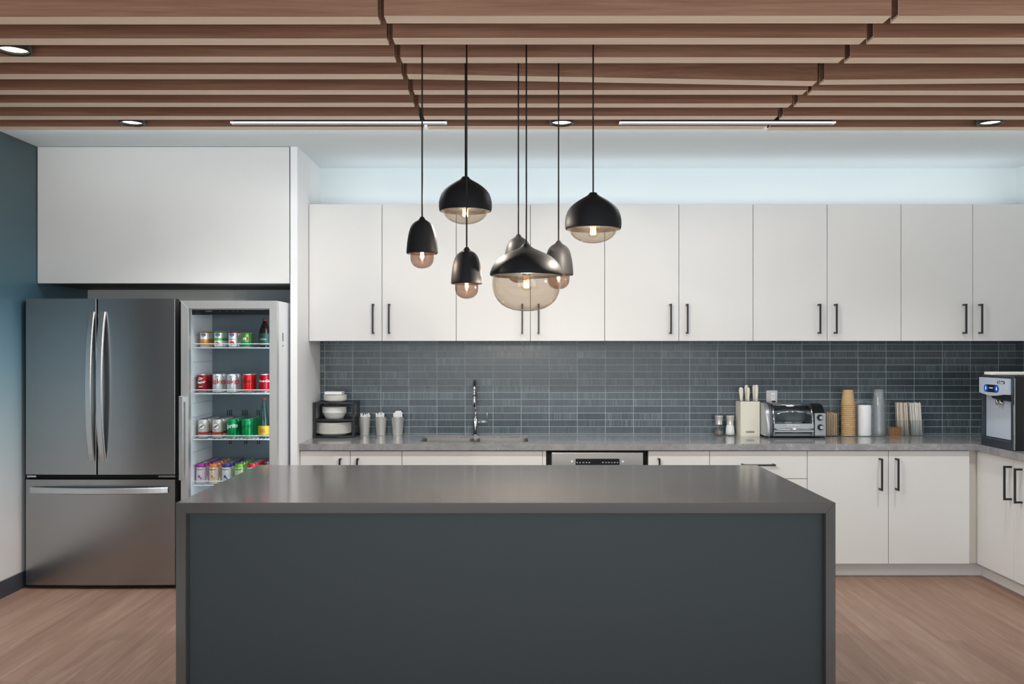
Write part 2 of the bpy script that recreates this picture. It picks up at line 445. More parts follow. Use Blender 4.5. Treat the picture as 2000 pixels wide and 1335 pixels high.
# ------------------------------------------------------------------ cabinets
def handle_v(x, yf, z0, z1, parent, r=.0055, so=.037):
    b = MB(); b.box(x-r, x+r, yf-so-r*2, yf-so, z0, z1, .001, 1)
    b.box(x-r, x+r, yf-so, yf, z1-.012, z1-.001); b.box(x-r, x+r, yf-so, yf, z0+.001, z0+.012)
    return b.build('handle', 'black_metal', parent)
def handle_h(x0, x1, yf, z, parent, r=.0055, so=.037):
    b = MB(); b.box(x0, x1, yf-so-r*2, yf-so, z-r, z+r, .001, 1)
    b.box(x0+.001, x0+.012, yf-so, yf, z-r, z+r); b.box(x1-.012, x1-.001, yf-so, yf, z-r, z+r)
    return b.build('handle', 'black_metal', parent)

G = .0018
YU = 5.965
zu0, zu1 = V(665.5, YU), V(398.5, YU)
ed = [602.3, 746, 891, 1036, 1181, 1326, 1471, 1615.7, 1760, 1900]
ex = [U(e, YU) for e in ed] + [XR-.003]
ex[0] = -1.378
hx = [(728, 759.5), (1020, 1052), (1310.5, 1343), (1602, 1634), (1887, 1918)]
ulab = ['white wall cabinet at the left end, above the plate rack', 'white wall cabinet above the sink, behind the glass pendants', 'white wall cabinet to the right of the pendants, third from the left',
        'white wall cabinet above the knife block and toaster oven', 'white wall cabinet at the right end, above the paper cups']
for i in range(5):
    a, m, b_ = ex[2*i], ex[2*i+1], ex[2*i+2]
    t = empty('wall_cabinet', ((a+b_)/2, 6.15, zu0), ulab[i], 'cabinet', 'white wall cabinets')
    MB().box(a+.001, b_-.001, YU+.021, YB-.011, zu0+.001, zu1-.001).build('carcass', 'carcass_shade', t)
    for (p, q, h) in ((a, m, hx[i][0]), (m, b_, hx[i][1])):
        d = MB().box(p+G, q-G, YU, YU+.02, zu0, zu1, .0012, 1).build('door', 'cabinet_white', t)
        handle_v(U(h, YU-.04), YU, 1.571, 1.771, d)

# base cabinets, back run
YD = 5.72
zd0, zd1 = V(1101, YD), .818
def base_unit(a, b_, label, fronts, open_=False, grp='white base cabinets along the back wall'):
    t = empty('base_cabinet', ((a+b_)/2, 6.0, zd0), label, 'cabinet', grp)
    m = MB()
    if open_:
        m.box(a+.001, a+.018, YD+.021, 6.3, zd0+.001, zd1); m.box(b_-.018, b_-.001, YD+.021, 6.3, zd0+.001, zd1); m.box(a+.018, b_-.018, YD+.021, 6.3, zd0+.001, zd0+.02)
    else: m.box(a+.001, b_-.001, YD+.021, YB-.012, zd0+.001, zd1)
    m.build('carcass', 'carcass_shade', t)
    for kind, x0, x1, z0, z1, hh in fronts:
        d = MB().box(x0+G, x1-G, YD, YD+.02, z0+G, z1-G, .0012, 1).build(kind, 'cabinet_white', t)
        if hh:
            if hh[0] == 'v': handle_v(U(hh[1], YD-.04), YD, hh[2], hh[3], d)
            else: handle_h(U(hh[1], YD-.04), U(hh[2], YD-.04), YD, hh[3], d)
    return t
X_ = lambda x: U(x, YD)
hz0, hz1 = V(958, YD-.04), V(895, YD-.04)
base_unit(-1.378, X_(785), 'white base cabinet at the left end, under the plate rack and steel cups',
          [('door', -1.378, X_(684), zd0, zd1, ('v', 663.5, hz0, hz1)), ('door', X_(684), X_(785), zd0, zd1, ('v', 697.5, hz0, hz1))])
base_unit(X_(785), X_(1060), 'white sink base cabinet with a plain front below the faucet',
          [('false_front', X_(785), X_(1060), .60, zd1, None), ('door', X_(785), X_(922), zd0, .60, None), ('door', X_(922), X_(1060), zd0, .60, None)], True)
base_unit(X_(1266), X_(1386), 'narrow white base cabinet between the dishwasher and the drawers', [('door', X_(1266), X_(1386), zd0, zd1, ('v', 1288, hz0, hz1))])
zdr = V(934.5, YD)
base_unit(X_(1386), X_(1577), 'white drawer cabinet under the toaster oven', [('drawer', X_(1386), X_(1577), zdr, zd1, ('h', 1450.5, 1515, V(908, YD-.04))),
          ('drawer', X_(1386), X_(1577), (zdr+zd0)/2, zdr, None), ('drawer', X_(1386), X_(1577), zd0, (zdr+zd0)/2, None)])
base_unit(X_(1577), X_(1894), 'white double-door base cabinet at the right end of the back wall', [('door', X_(1577), X_(1735.5), zd0, zd1, ('v', 1722.5, hz0, hz1)),
          ('door', X_(1735.5), X_(1894), zd0, zd1, ('v', 1754.5, hz0, hz1))])
struct(MB().box(X_(1060), X_(1066.5), YD+.001, YD+.02, zd0, zd1).build('trim_filler', 'cabinet_white'))
XD = 2.972
struct(MB().box(X_(1894)+.001, XD+.03, YD+.028, YD+.045, zd0, zd1).build('trim_corner', 'filler_taupe'))
# right run
t = empty('base_cabinet', (3.25, 5.3, zd0), 'white double-door base cabinet along the right wall under the dispenser', 'cabinet')
MB().box(XD+.021, XR-.002, 4.9, YD+.02, zd0+.001, zd1).build('carcass', 'carcass_shade', t)
ym = 2.972*F/(1979.5-HX)
for y0, y1, hp in ((ym, YD+.006, 1961.5), (4.9, ym, 1982)):
    d = MB().box(XD, XD+.02, y0+G, y1-G, zd0+G, zd1-G, .0012, 1).build('door', 'cabinet_white', t)
    so, r = .037, .0055
    yh = (XD-so-.006)*F/(hp-HX)
    b = MB(); b.box(XD-so-.011, XD-so, yh-r, yh+r, hz0, hz1, .001, 1); b.box(XD-so, XD, yh-r, yh+r, hz1-.012, hz1-.001); b.box(XD-so, XD, yh-r, yh+r, hz0+.001, hz0+.012)
    b.build('handle', 'black_metal', d)
struct(MB().box(-1.378, 3.032, 5.79, 5.805, 0, zd0-.002).build('baseboard_back', 'cabinet_white'))
struct(MB().box(3.032, 3.047, 4.9, 5.805, 0, zd0-.002).build('baseboard_right', 'cabinet_white'))

# countertop with the sink cut-out
sx0, sx1, sy0, sy1 = -.625, .089, 5.815, 6.2
cz0 = .822
b = MB()
yc = 5.70
b.box(-1.379, sx0, yc, YB-.011, cz0, ZT); b.box(sx1, XR-.011, yc, YB-.011, cz0, ZT)
b.box(sx0, sx1, yc, sy0, cz0, ZT); b.box(sx0, sx1, sy1, YB-.011, cz0, ZT)
b.box(2.944, XR-.011, 4.9, yc, cz0, ZT)
tag(b.build('countertop', 'counter_quartz'), 'grey veined quartz countertop running along the back and right walls', 'countertop')
# sink
t = empty('sink', ((sx0+sx1)/2, 6.0, cz0), 'stainless double-bowl undermount sink below the faucet', 'sink')
xm = -.27
for a, b_ in ((sx0+.001, xm-.012), (xm+.012, sx1-.001)):
    m = MB(); bx = bmesh.ops.create_cube(m.bm, size=1.0)
    za, zb = .66, ZT-.016
    for v in bx['verts']: v.co = Vector(((a+b_)/2+v.co.x*(b_-a), (sy0+sy1)/2+v.co.y*(sy1-sy0-.002), (za+zb)/2+v.co.z*(zb-za)))
    top = [f for f in m.bm.faces if f.normal.z > .9]
    bmesh.ops.delete(m.bm, geom=top, context='FACES_ONLY')
    ee = [e for e in m.bm.edges if abs(e.verts[0].co.z-e.verts[1].co.z) > .05 or max(e.verts[0].co.z, e.verts[1].co.z) < .7]
    bmesh.ops.bevel(m.bm, geom=ee, offset=.03, segments=4, affect='EDGES', profile=.5)
    o = m.build('bowl', 'sink_steel', t)
    MB().cyl(((a+b_)/2, 6.05, .661), ((a+b_)/2, 6.05, .664), .04).build('drain', 'chrome', o)
MB().box(xm-.0125, xm+.0125, sy0+.001, sy1-.001, .70, ZT-.018, .004).build('divider', 'sink_steel', t)
# faucet
fx, fy = U(928.5, 6.255), 6.258
t = empty('faucet', (fx, fy, ZT), 'tall chrome pull-down kitchen faucet behind the sink', 'faucet')
MB().lathe([(0, 0), (.026, 0), (.026, .006), (.018, .008), (.018, .118), (.014, .122), (0, .122)], (fx, fy, ZT), 24).build('body', 'chrome', t)
pts = [(fx, fy, ZT+.118), (fx, fy, ZT+.30)]
for i in range(13):
    a = PI*i/12; pts.append((fx, fy-.085+.085*math.cos(a), ZT+.30+.085*math.sin(a)))
pts.append((fx, fy-.17, ZT+.27))
MB().tube(pts, .0098, 14).build('spout', 'chrome', t)
MB().lathe([(0, 0), (.0125, 0), (.0145, .006), (.0135, .06), (.012, .085), (0, .085)], (fx, fy-.17, ZT+.205), 20).build('spray_head', 'chrome', t)
MB().cyl((fx+.016, fy, ZT+.095), (fx+.092, fy, ZT+.095), .0115).cyl((fx+.083, fy, ZT+.098), (fx+.083, fy-.01, ZT+.165), .004).build('lever', 'chrome', t)

# dishwasher
a, b_ = X_(1077), X_(1256)
t = empty('dishwasher', ((a+b_)/2, 5.9, 0), 'stainless dishwasher under the countertop right of the sink cabinet', 'dishwasher')
MB().box(X_(1067.5), X_(1264.5), 5.765, YB-.02, .02, .815).build('cabinet_body', 'deep_black', t)
zt = V(882.5, 5.74)
d = MB().box(a, b_, 5.715, 5.764, .10, zt, .004).build('door', 'dishwasher_steel', t)
ca, cb, c0, c1 = U(1124.2, 5.713), U(1210, 5.713), V(907.5, 5.713), V(895.3, 5.713)
cp = MB().box(ca, cb, 5.7125, 5.716, c0, c1, .0008, 1).build('control_panel', 'black_plastic', d)
b = MB()
for x in [1127.5, 1133, 1139.5, 1145.5, 1151, 1177.5, 1183.5, 1189, 1195, 1200.5, 1206]:
    w = random.uniform(.004, .007); xx = U(x, 5.712)
    MB().quad((xx-w, 5.7122, V(903.8, 5.712)), (xx+w, 5.7122, V(903.8, 5.712)), (xx+w, 5.7122, V(901.8, 5.712)), (xx-w, 5.7122, V(901.8, 5.712))).build('button_mark', 'print_grey', d)
for x in (1117.3, 1216.7):
    MB().cyl((U(x, 5.713), 5.716, V(901, 5.713)), (U(x, 5.713), 5.712, V(901, 5.713)), .007, .006, 16).build('screw_cap', 'plastic_white', d)

# ------------------------------------------------------------------ island
ix0, ix1, iy0, iy1 = -1.340, 1.270, 3.524, 4.663
tt, lt = .0425, .0385
t = empty('kitchen_island', ((ix0+ix1)/2, (iy0+iy1)/2, 0), 'large island with a grey stone waterfall top and dark panelled front', 'kitchen island')
def mitre(p, name, m='island_quartz'):
    b = MB(); b.prism(p, 'y', iy0, iy1); o = b.build(name, m, t)
    md = o.modifiers.new('edge', 'BEVEL'); md.width = .0012; md.segments = 1
    return o
mitre([(ix0, ZT), (ix1, ZT), (ix1-lt, ZT-tt), (ix0+lt, ZT-tt)], 'worktop')
mitre([(ix0, 0), (ix0, ZT), (ix0+lt, ZT-tt), (ix0+lt, 0)], 'waterfall_side')
mitre([(ix1, 0), (ix1, ZT), (ix1-lt, ZT-tt), (ix1-lt, 0)], 'waterfall_side')
MB().box(ix0+lt+.001, ix1-lt-.001, iy0+.035, iy0+.055, 0, ZT-tt-.001).build('front_panel', 'island_paint', t)
MB().box(ix0+lt+.002, ix1-lt-.002, iy0+.056, iy1-.02, 0.001, ZT-tt-.002).build('carcass', 'island_paint', t)

# ------------------------------------------------------------------ pendants
def pendant(x, D, ytop, kind, label):
    k = D / F
    z0 = V(ytop, D); X = U(x, D)
    t = empty('pendant_lamp', (X, D, z0), label, 'pendant lamp', 'black and smoked glass pendant lamps over the island')
    if kind == 'tall':
        s = .000435
        cap = [(0, 0), (14, 0), (18, 4), (24, 14), (37, 30), (58, 43), (78, 56), (97, 78), (112, 108), (123, 145), (132, 190), (139, 240), (144, 295), (146, 330), (145, 340), (140, 346), (130, 346)]
        inner = [(130, 346), (128, 330), (122, 240), (100, 110), (60, 65), (0, 50)]
        gl = [(100, 300), (108, 345), (110, 375), (107, 405), (98, 432), (82, 454), (58, 470), (30, 479), (0, 482)]
        by, bz, br, bh = 'tube', 330, 34, 120
    elif kind == 'wide':
        s = .000463
        cap = [(0, 0), (26, 0), (34, 5), (40, 16), (58, 30), (90, 48), (130, 72), (165, 97), (200, 128), (224, 162), (238, 200), (246, 240), (247, 280), (244, 308), (240, 320), (230, 322)]
        inner = [(230, 322), (232, 300), (232, 240), (205, 150), (140, 90), (60, 50), (0, 45)]
        gl = [(206, 290), (208, 322), (202, 345), (188, 370), (163, 395), (128, 417), (85, 433), (42, 441), (0, 443)]
        by, bz, br, bh = 'globe', 335, 60, 120
    else:
        s = .000451
        cap = [(0, 0), (22, 0), (32, 5), (40, 18), (56, 33), (80, 46), (118, 63), (165, 84), (220, 112), (262, 145), (292, 180), (312, 215), (324, 248), (328, 268), (326, 282), (318, 288), (308, 288)]
        inner = [(308, 288), (308, 270), (285, 200), (220, 135), (120, 85), (50, 55), (0, 50)]
        gl = [(298, 268), (303, 300), (308, 340), (307, 385), (298, 430), (282, 470), (258, 510), (222, 545), (175, 573), (115, 593), (55, 602), (0, 604)]
        by, bz, br, bh = 'globe', 365, 56, 150
    P = lambda pr: [(r*s, -q*s) for r, q in pr]
    MB().lathe(P(cap), (X, D, z0), 48).build('shade', 'pendant_black', t)
    MB().lathe(P([cap[-1]] + inner[1:]), (X, D, z0), 48).build('shade_lining', 'lining_dark', t)
    MB().lathe(P(gl), (X, D, z0), 48).build('glass_bowl', 'smoke_glass_dark' if kind == 'tall' else 'smoke_glass', t)
    MB().cyl((X, D, z0-.001), (X, D, ZU-.001), .0032, seg=10).build('cord', 'cord_black', t)
    zc = z0 - bz*s
    MB().cyl((X, D, z0-52*s), (X, D, zc+ (bh*.5)*s+.004), .016, seg=16).build('socket', 'black_plastic', t)
    if by == 'globe':
        R = br*s; bp = [(.012, R*1.9), (.013, R*1.35), (R*.72, R*.70), (R*.97, R*.25), (R, 0), (R*.92, -R*.4), (R*.7, -R*.72), (R*.38, -R*.93), (0, -R)]
        fil = .42
    else:
        R = br*s; bp = [(.010, R*2.6), (.011, R*2.0), (R, R*1.4), (R, -R*1.6), (R*.8, -R*2.2), (R*.45, -R*2.55), (0, -R*2.7)]
        fil = .40
    bb = MB().lathe(bp, (X, D, zc), 24).build('bulb', 'bulb_glass', t)
    m = MB(); L = R*(.62 if by == 'globe' else 1.9)
    for q in range(6):
        a = 2*PI*q/6; a2 = a + .5
        m.tube([(X+R*fil*.8*math.cos(a), D+R*fil*.8*math.sin(a), zc-L*.8), (X+R*fil*math.cos(a2), D+R*fil*math.sin(a2), zc+L)], .0011, 5)
    m.build('filament', 'filament_glow', bb)
    MB().lathe([(0, -L*.35), (R*.22, -L*.2), (R*.26, L*.3), (R*.2, L*.8), (0, L)], (X, D, zc), 12).build('glow_core', 'bulb_core', bb)
    l = bpy.data.lights.new('bulb_light', 'POINT'); l.energy = BULB_W * (.5 if kind == 'tall' else 1.0); l.color = (.97, .96, .95); l.shadow_soft_size = .004
    o = bpy.data.objects.new('bulb_light', l); C.objects.link(o); o.location = (X, D, zc - R*(.5 if by == 'globe' else 1.2))
    return t
pendant(824.5, 3.61, 423, 'tall', 'tall acorn-shaped pendant hanging furthest left of the cluster')
pendant(909, 3.84, 345, 'wide', 'wide dome pendant at the upper left of the cluster')
pendant(911.5, 3.61, 482, 'tall', 'tall acorn-shaped pendant hanging just below the upper left dome')
pendant(1012.5, 3.84, 457, 'tall', 'tall acorn-shaped pendant mostly hidden behind the largest pendant')
pendant(1028, 3.61, 476, 'big', 'largest pendant with a clear round glass bowl, hanging lowest')
pendant(1091, 3.84, 469.5, 'tall', 'tall acorn-shaped pendant half behind the right side of the largest pendant')
pendant(1158.5, 3.61, 376, 'wide', 'wide dome pendant hanging furthest right of the cluster')

# ------------------------------------------------------------------ refrigerator
YFR = 5.46
fl, fr = U(50, YFR), U(342, YFR)
t = empty('refrigerator', ((fl+fr)/2, 5.9, 0), 'stainless french-door refrigerator with a bottom freezer drawer', 'refrigerator')
MB().box(fl+.002, fr-.002, 5.535, 6.25, .012, 1.765).build('case', 'deep_black', t)
def bowed(x0, x1, y, z0, z1, name, bul=.010, part=None):
    n = 14; poly = []
    us = [0, .0012, .003, .006] + [i/n for i in range(1, n)] + [.994, .997, .9988, 1]
    for u in us:
        x = x0+(x1-x0)*u
        e = min(u, 1-u)*(x1-x0)
        rd = .003 - math.sqrt(max(0, .003**2 - max(0, .003-e)**2)) if e < .003 else 0
        poly.append((x, y - bul*(1-(2*((x-fl)/(fr-fl))-1)**2) + rd))
    poly += [(x1, y+.07), (x0, y+.07)]
    o = MB().prism(poly, 'z', z0, z1).build(name, 'fridge_steel', part or t)
    return o
zf1, zm0, zm1, zf0 = V(583, YFR), V(926, YFR), V(936, YFR), V(1141.5, YFR)
mid0, mid1 = U(189.5, YFR), U(192.2, YFR)
dl = bowed(fl, mid0, YFR, zm0, zf1, 'door'); dr = bowed(mid1, fr, YFR, zm0, zf1, 'door')
dw = bowed(fl, fr, YFR, zf0, zm1, 'freezer_drawer')
def bow_handle(d, xc, z0, z1):
    secs = []
    w = .0185
    for i in range(21):
        u = i/20; z = z0+(z1-z0)*u; yy = YFR-.024 - .052*(1-(2*u-1)**2)**.8
        secs.append([(xc-w, yy+.004, z), (xc-w+.004, yy, z), (xc+w-.004, yy, z), (xc+w, yy+.004, z), (xc+w, yy+.016, z), (xc-w, yy+.016, z)])
    m = MB().sweep(secs)
    for z in (z0+.0, z1-.05): m.box(xc-.012, xc+.012, YFR-.024, YFR-.002, z, z+.05)
    for f in m.bm.faces: f.smooth=False
    return m.build('handle', 'handle_steel', d)
bow_handle(dl, U(177.8, YFR-.03), V(900, YFR-.03), V(608.5, YFR-.03))
bow_handle(dr, U(198.8, YFR-.03), V(900, YFR-.03), V(608.5, YFR-.03))
secs = []; ha, hb = U(57.5, YFR-.03), U(327, YFR-.03); hz = V(957.3, YFR-.03)
for i in range(25):
    u = i/24; x = ha+(hb-ha)*u; yy = YFR-.026 - .045*(1-(2*u-1)**2)**.8; w = .0185
    secs.append([(x, yy+.004, hz-w), (x, yy, hz-w+.004), (x, yy, hz+w-.004), (x, yy+.004, hz+w), (x, yy+.016, hz+w), (x, yy+.016, hz-w)])
m = MB().sweep(secs); m.box(ha, ha+.05, YFR-.024, YFR-.001, hz-.012, hz+.012); m.box(hb-.05, hb, YFR-.024, YFR-.001, hz-.012, hz+.012)
m.build('handle', 'handle_steel', dw)
for x0, x1 in ((54, 72), (310, 343)):
    MB().box(U(x0, 5.47), U(x1, 5.47), 5.463, 5.54, V(932, 5.46), V(928, 5.46), .001, 1).build('hinge', 'chrome', t)
MB().box(fl+.03, fr-.03, 5.56, 5.60, 0, .03).build('kick_plate', 'deep_black', t)

MB().box(XL+.0125, fl-.001, 5.50, 6.2, .012, 1.766).build('gap_shade_block', 'deep_black', t)  # black block standing in for the shade between fridge and wall

# ------------------------------------------------------------------ drinks cooler
YCL = 5.42
cl, cr = U(353, YCL), -1.445
ct = V(587, YCL); cb0 = .06
t = empty('drinks_cooler', ((cl+cr)/2, 5.7, 0), 'glass-door drinks cooler full of cans beside the refrigerator', 'drinks cooler')
ya, yb = YCL+.05, 6.0
il, ir, ib = -1.992, -1.480, 5.875
b = MB(); b.box(cl, il, ya, yb, cb0-.03, ct); b.box(ir, cr, ya, yb, cb0-.03, ct); b.box(il, ir, ya, yb, ct-.05, ct); b.box(il, ir, ya, yb, cb0-.03, .14); b.box(il, ir, ib, yb, .14, ct-.05)
b.build('body', 'cooler_white', t)
MB().box(il+.0005, ir-.0005, ib-.004, ib-.0005, .141, ct-.0505).build('shaded_back', 'liner_shaded', t)  # thin added panel, darkened for the shade at the cooler's back
ib -= .004
fw = .047
zf = V(602.3, YCL)
fz0 = cb0
d = empty('door', (0, 0, 0), '', ''); del d['label']; del d['category']; d.parent = t; d.location = -Vector(t.location)
def fbar(p0, p1): # mitred frame bars in the door plane
    b = MB(); b.prism(p0, 'y', YCL, YCL+.042); return b
def frame_obj():
    b = MB(); y0, y1 = YCL, YCL+.042
    L, R, B, T = cl, cr, fz0, ct; w = fw; h = ct-zf
    b.prism([(L, B), (L, T), (L+w, T-h), (L+w, B+w)], 'y', y0, y1); b.prism([(R, B), (R, T), (R-w, T-h), (R-w, B+w)], 'y', y0, y1)
    b.prism([(L, T), (R, T), (R-w, T-h), (L+w, T-h)], 'y', y0, y1); b.prism([(L, B), (R, B), (R-w, B+w), (L+w, B+w)], 'y', y0, y1)
    o = b.build('door_frame', 'frame_steel', t); md = o.modifiers.new('edge', 'BEVEL'); md.width = .0015; md.segments = 1; md.limit_method = 'ANGLE'
    return o
bpy.data.objects.remove(d)
df = frame_obj()
MB().box(cl+fw, cr-fw, YCL+.014, YCL+.018, fz0+fw, zf).build('glass_pane', 'door_glass', df)
MB().box(cl+.004, cl+.026, YCL-.045, YCL-.020, V(937, YCL-.03), V(773, YCL-.03), .002, 1).box(cl+.008, cl+.022, YCL-.020, YCL, V(935, YCL-.03), V(925, YCL-.03)).box(cl+.008, cl+.022, YCL-.020, YCL, V(785, YCL-.03), V(775, YCL-.03)).build('handle', 'handle_steel', df)
MB().box(cl+.002, cr-.002, YCL+.0425, ya-.0005, fz0, ct-.004).build('gasket', 'print_grey', df) if False else None
b = MB(); g0, g1 = YCL+.0425, ya-.0005
b.box(cl+.004, cl+.03, g0, g1, fz0, ct-.006); b.box(cr-.03, cr-.004, g0, g1, fz0, ct-.006); b.box(cl+.03, cr-.03, g0, g1, ct-.035, ct-.006); b.box(cl+.03, cr-.03, g0, g1, fz0, fz0+.03)
b.build('gasket', 'rack_black', df)
pn = MB().box(il+.001, ir-.001, 5.50, 5.53, V(614.5, 5.5), ct-.051).build('control_panel', 'black_plastic', t)
MB().text('SUMMIT', lambda u, v: (U(408, 5.499)+u, 5.4995, V(607.5, 5.499)+v), .042, .02).build('lettering', 'print_grey', pn)
b = MB()
for x in (430, 442.5, 456, 464, 475):
    MB().cyl((U(x, 5.5), 5.4998, V(607.5, 5.5)), (U(x, 5.5), 5.4985, V(607.5, 5.5)), .0022, seg=10).build('indicator', 'print_grey', pn)
MB().box(cr, cr+.002, 5.545, 5.562, V(666, 5.55), V(650, 5.55)).cyl((cr, 5.553, V(675, 5.55)), (cr+.003, 5.553, V(675, 5.55)), .005).build('lock_plate', 'oven_grey', t)
b = MB()
for xs, y0, y1 in (((444.5, 448.5, 452.2, 474.5, 478.6, 482.5, 502.5, 506.5), 811, 800), ((448.2, 451.7, 478.2, 482, 503, 507), 867, 860)):
    for x in xs: MB().box(U(x, ib)-.0028, U(x, ib)+.0028, ib-.002, ib-.0003, V(y0, ib), V(y1, ib)).build('vent_slot', 'deep_black', t)
MB().box(ir-.014, ir-.002, ya+.02, ya+.032, .2, ct-.12).build('light_strip', 'led_white', t)
b = MB()
for yl in (706, 735, 786, 812, 880, 905):      # shelf rails moulded in the side wall
    z = V(yl, 5.6); MB().box(il+.0005, il+.005, 5.52, 5.86, z-.004, z+.004, .001, 1).build('side_rail', 'liner_white', t)
shelf_rows = [(671.2, 678.9), (761.2, 768.7), (850.6, 858), (939.4, 947.6)]
YSF = 5.505
SZ = []
for yu, yl in shelf_rows:
    zu, zl = V(yu, YSF), V(yl, YSF)
    b = MB(); a, e = il+.004, ir-.006; r = .0028; rr = .008
    loop = []
    for cx, cz, a0 in ((e-rr, zu-rr, 0), (a+rr, zu-rr, PI/2), (a+rr, zl+rr, PI), (e-rr, zl+rr, 3*PI/2)):
        for q in range(5): loop.append((cx+rr*math.cos(a0+q*PI/8), YSF, cz+rr*math.sin(a0+q*PI/8)))
    b.tube(loop+[loop[0]], r, 8)
    n = 20
    for i in range(n):
        x = a+.012+(e-a-.024)*i/(n-1); b.tube([(x, YSF, zl+.001), (x, ib-.012, zl+.001)], .0016, 6)
    for y in (5.62, 5.74, ib-.012): b.tube([(a, y, zl-.002), (e, y, zl-.002)], .0022, 6)
    b.build('wire_shelf', 'wire_white', t)
    SZ.append(zl+.0028)

# cans ----------------------------------------------------------------
def can_mat(name, stops, h, metal=.55):
    k = NT(name); z = k.n('ShaderNodeSeparateXYZ', {0: k.n('ShaderNodeTexCoord').outputs['Object']}).outputs[2]
    r = k.n('ShaderNodeValToRGB', {'Fac': k.math('DIVIDE', z, h)}); r.color_ramp.interpolation = 'CONSTANT'
    e = r.color_ramp.elements
    while len(e) < len(stops): e.new(.5)
    for el, (p, c) in zip(e, stops): el.position = p; el.color = (*lin(c), 1)
    k.l(r.outputs[0], k.b.inputs['Base Color']); k.b.inputs['Metallic'].default_value = metal; k.b.inputs['Roughness'].default_value = .3
    M[name] = k.m
def can(matn, R, h, x, y, z, label, cat, group, prints=(), rot=0.0):
    o = MB().lathe([(0, .004), (R*.72, .002), (R*.78, 0), (R*.97, h*.075), (R, h*.10), (R, h*.885), (R*.97, h*.915), (R*.84, h*.972), (R*.82, h*.985)], (0, 0, 0), 28).build('drink_can', matn)
    o.location = (x, y, z); tag(o, label, cat, group)
    MB().lathe([(R*.82, h*.985), (R*.85, h*.99), (R*.85, h), (R*.80, h), (R*.78, h*.98), (0, h*.975)], (x, y, z), 28).build('lid', 'can_metal', o)
    for item in prints:
        if item[0] == 'text':
            _, s, size, zc, ang, m, bold, shear, tilt = item
            def fn(u, v, zc=zc, ang=ang, tilt=tilt):
                uu = u*math.cos(tilt)-v*math.sin(tilt); vv = u*math.sin(tilt)+v*math.cos(tilt)
                th = ang+rot+uu/R; return (x+(R+.0009)*math.sin(th), y-(R+.0009)*math.cos(th), z+zc*h+vv)
            MB().text(s, fn, size, bold, shear=shear).build('label_print', m, o, fix=False)
        else:
            _, w, hh, zc, ang, m = item
            b = MB(); rg = R+.0003+.0001*len(o.children); cols = []
            for q in range(15):
                a = PI*q/14; th = ang+rot-w*math.cos(a)/R; e = max(hh*math.sin(a), 1e-5)
                cols.append([b.bm.verts.new((x+rg*math.sin(th), y-rg*math.cos(th), z+zc*h+k_*e)) for k_ in (-1, 1)])
            for p, q in zip(cols, cols[1:]): b.bm.faces.new((p[0], q[0], q[1], p[1]))
            b.build('label_print', m, o, fix=False)
    return o
HC = .119
can_mat('can_cran_orange', [(0, (225, 225, 225)), (.1, (205, 150, 85)), (.42, (232, 150, 70)), (.52, (240, 240, 240)), (.9, (210, 140, 70))], .1)
can_mat('can_cran_green', [(0, (225, 225, 225)), (.1, (240, 240, 240)), (.42, (95, 180, 85)), (.58, (240, 240, 240)), (.9, (110, 195, 90))], .1)
can_mat('can_cran_red', [(0, (225, 225, 225)), (.1, (240, 240, 240)), (.9, (190, 40, 45))], .1)
can_mat('can_veg', [(0, (200, 200, 200)), (.06, (40, 150, 90)), (.36, (120, 175, 90)), (.9, (150, 190, 90))], .093)
can_mat('can_pepper', [(0, (200, 200, 200)), (.08, (150, 20, 34)), (.94, (190, 170, 170))], HC)
can_mat('can_diet', [(0, (210, 212, 214)), (.08, (214, 218, 220))], HC)
can_mat('can_cola', [(0, (200, 200, 200)), (.08, (212, 28, 34)), (.95, (215, 190, 190))], HC)
can_mat('can_cola_dark', [(0, (200, 200, 200)), (.08, (176, 22, 34)), (.95, (215, 190, 190))], HC)
can_mat('can_root', [(0, (200, 200, 200)), (.10, (196, 190, 186)), (.22, (205, 70, 50)), (.34, (214, 206, 200))], HC)
can_mat('can_lime', [(0, (200, 205, 200)), (.08, (0, 150, 84)), (.95, (0, 165, 95))], HC)
HS = .128
for nm, top, body in (('purple', (165, 50, 150), (226, 214, 226)), ('orange', (236, 130, 70), (236, 218, 200)), ('navy', (62, 62, 140), (228, 230, 232)), ('green', (125, 185, 60), (190, 216, 160)), ('red', (205, 40, 60), (235, 215, 215)), ('grape', (90, 40, 60), (200, 190, 195))):
    can_mat('slim_'+nm, [(0, body), (.82, top)], HS, .35)
    mat('fruit_'+nm, top, .5)
mat('oval_blue', (40, 70, 160), .5); mat('lime_print', (235, 245, 235), .5); mat('yellow_label', (202, 166, 48), .6); mat('green_dark', (28, 66, 52), .5); mat('red_cap', (170, 40, 40), .5)
mat('cola_dark', (40, 18, 18), .2); mat('script_dark', (120, 14, 22), .5); mat('zero_green', (0, 92, 52), .5); mat('brown_print', (70, 45, 38), .5)

Y1, dR = 5.562, .069
# top shelf: small juice cans
top = [('can_cran_orange', 400, 'orange-banded small juice can', [('oval', .015, .0105, .78, 0, 'oval_blue'), ('text', 'Ocean\nSpray', .020, .78, 0, 'print_white', .02, 0, 0), ('text', 'CRAN\nORANGE', .030, .32, 0, 'fruit_orange', .03, 0, 0)]),
       ('can_cran_green', 427.5, 'green-banded small juice can', [('oval', .015, .0105, .78, 0, 'oval_blue'), ('text', 'Ocean\nSpray', .020, .78, 0, 'print_white', .02, 0, 0), ('oval', .014, .008, .25, -.1, 'fruit_red')]),
       ('can_cran_red', 455.3, 'white and red small juice can', [('oval', .015, .0105, .78, 0, 'oval_blue'), ('text', 'Ocean\nSpray', .020, .78, 0, 'print_white', .02, 0, 0), ('text', 'Cranberry', .042, .50, .1, 'print_red', .03, 0, .05), ('oval', .015, .011, .28, 0, 'fruit_red')])]
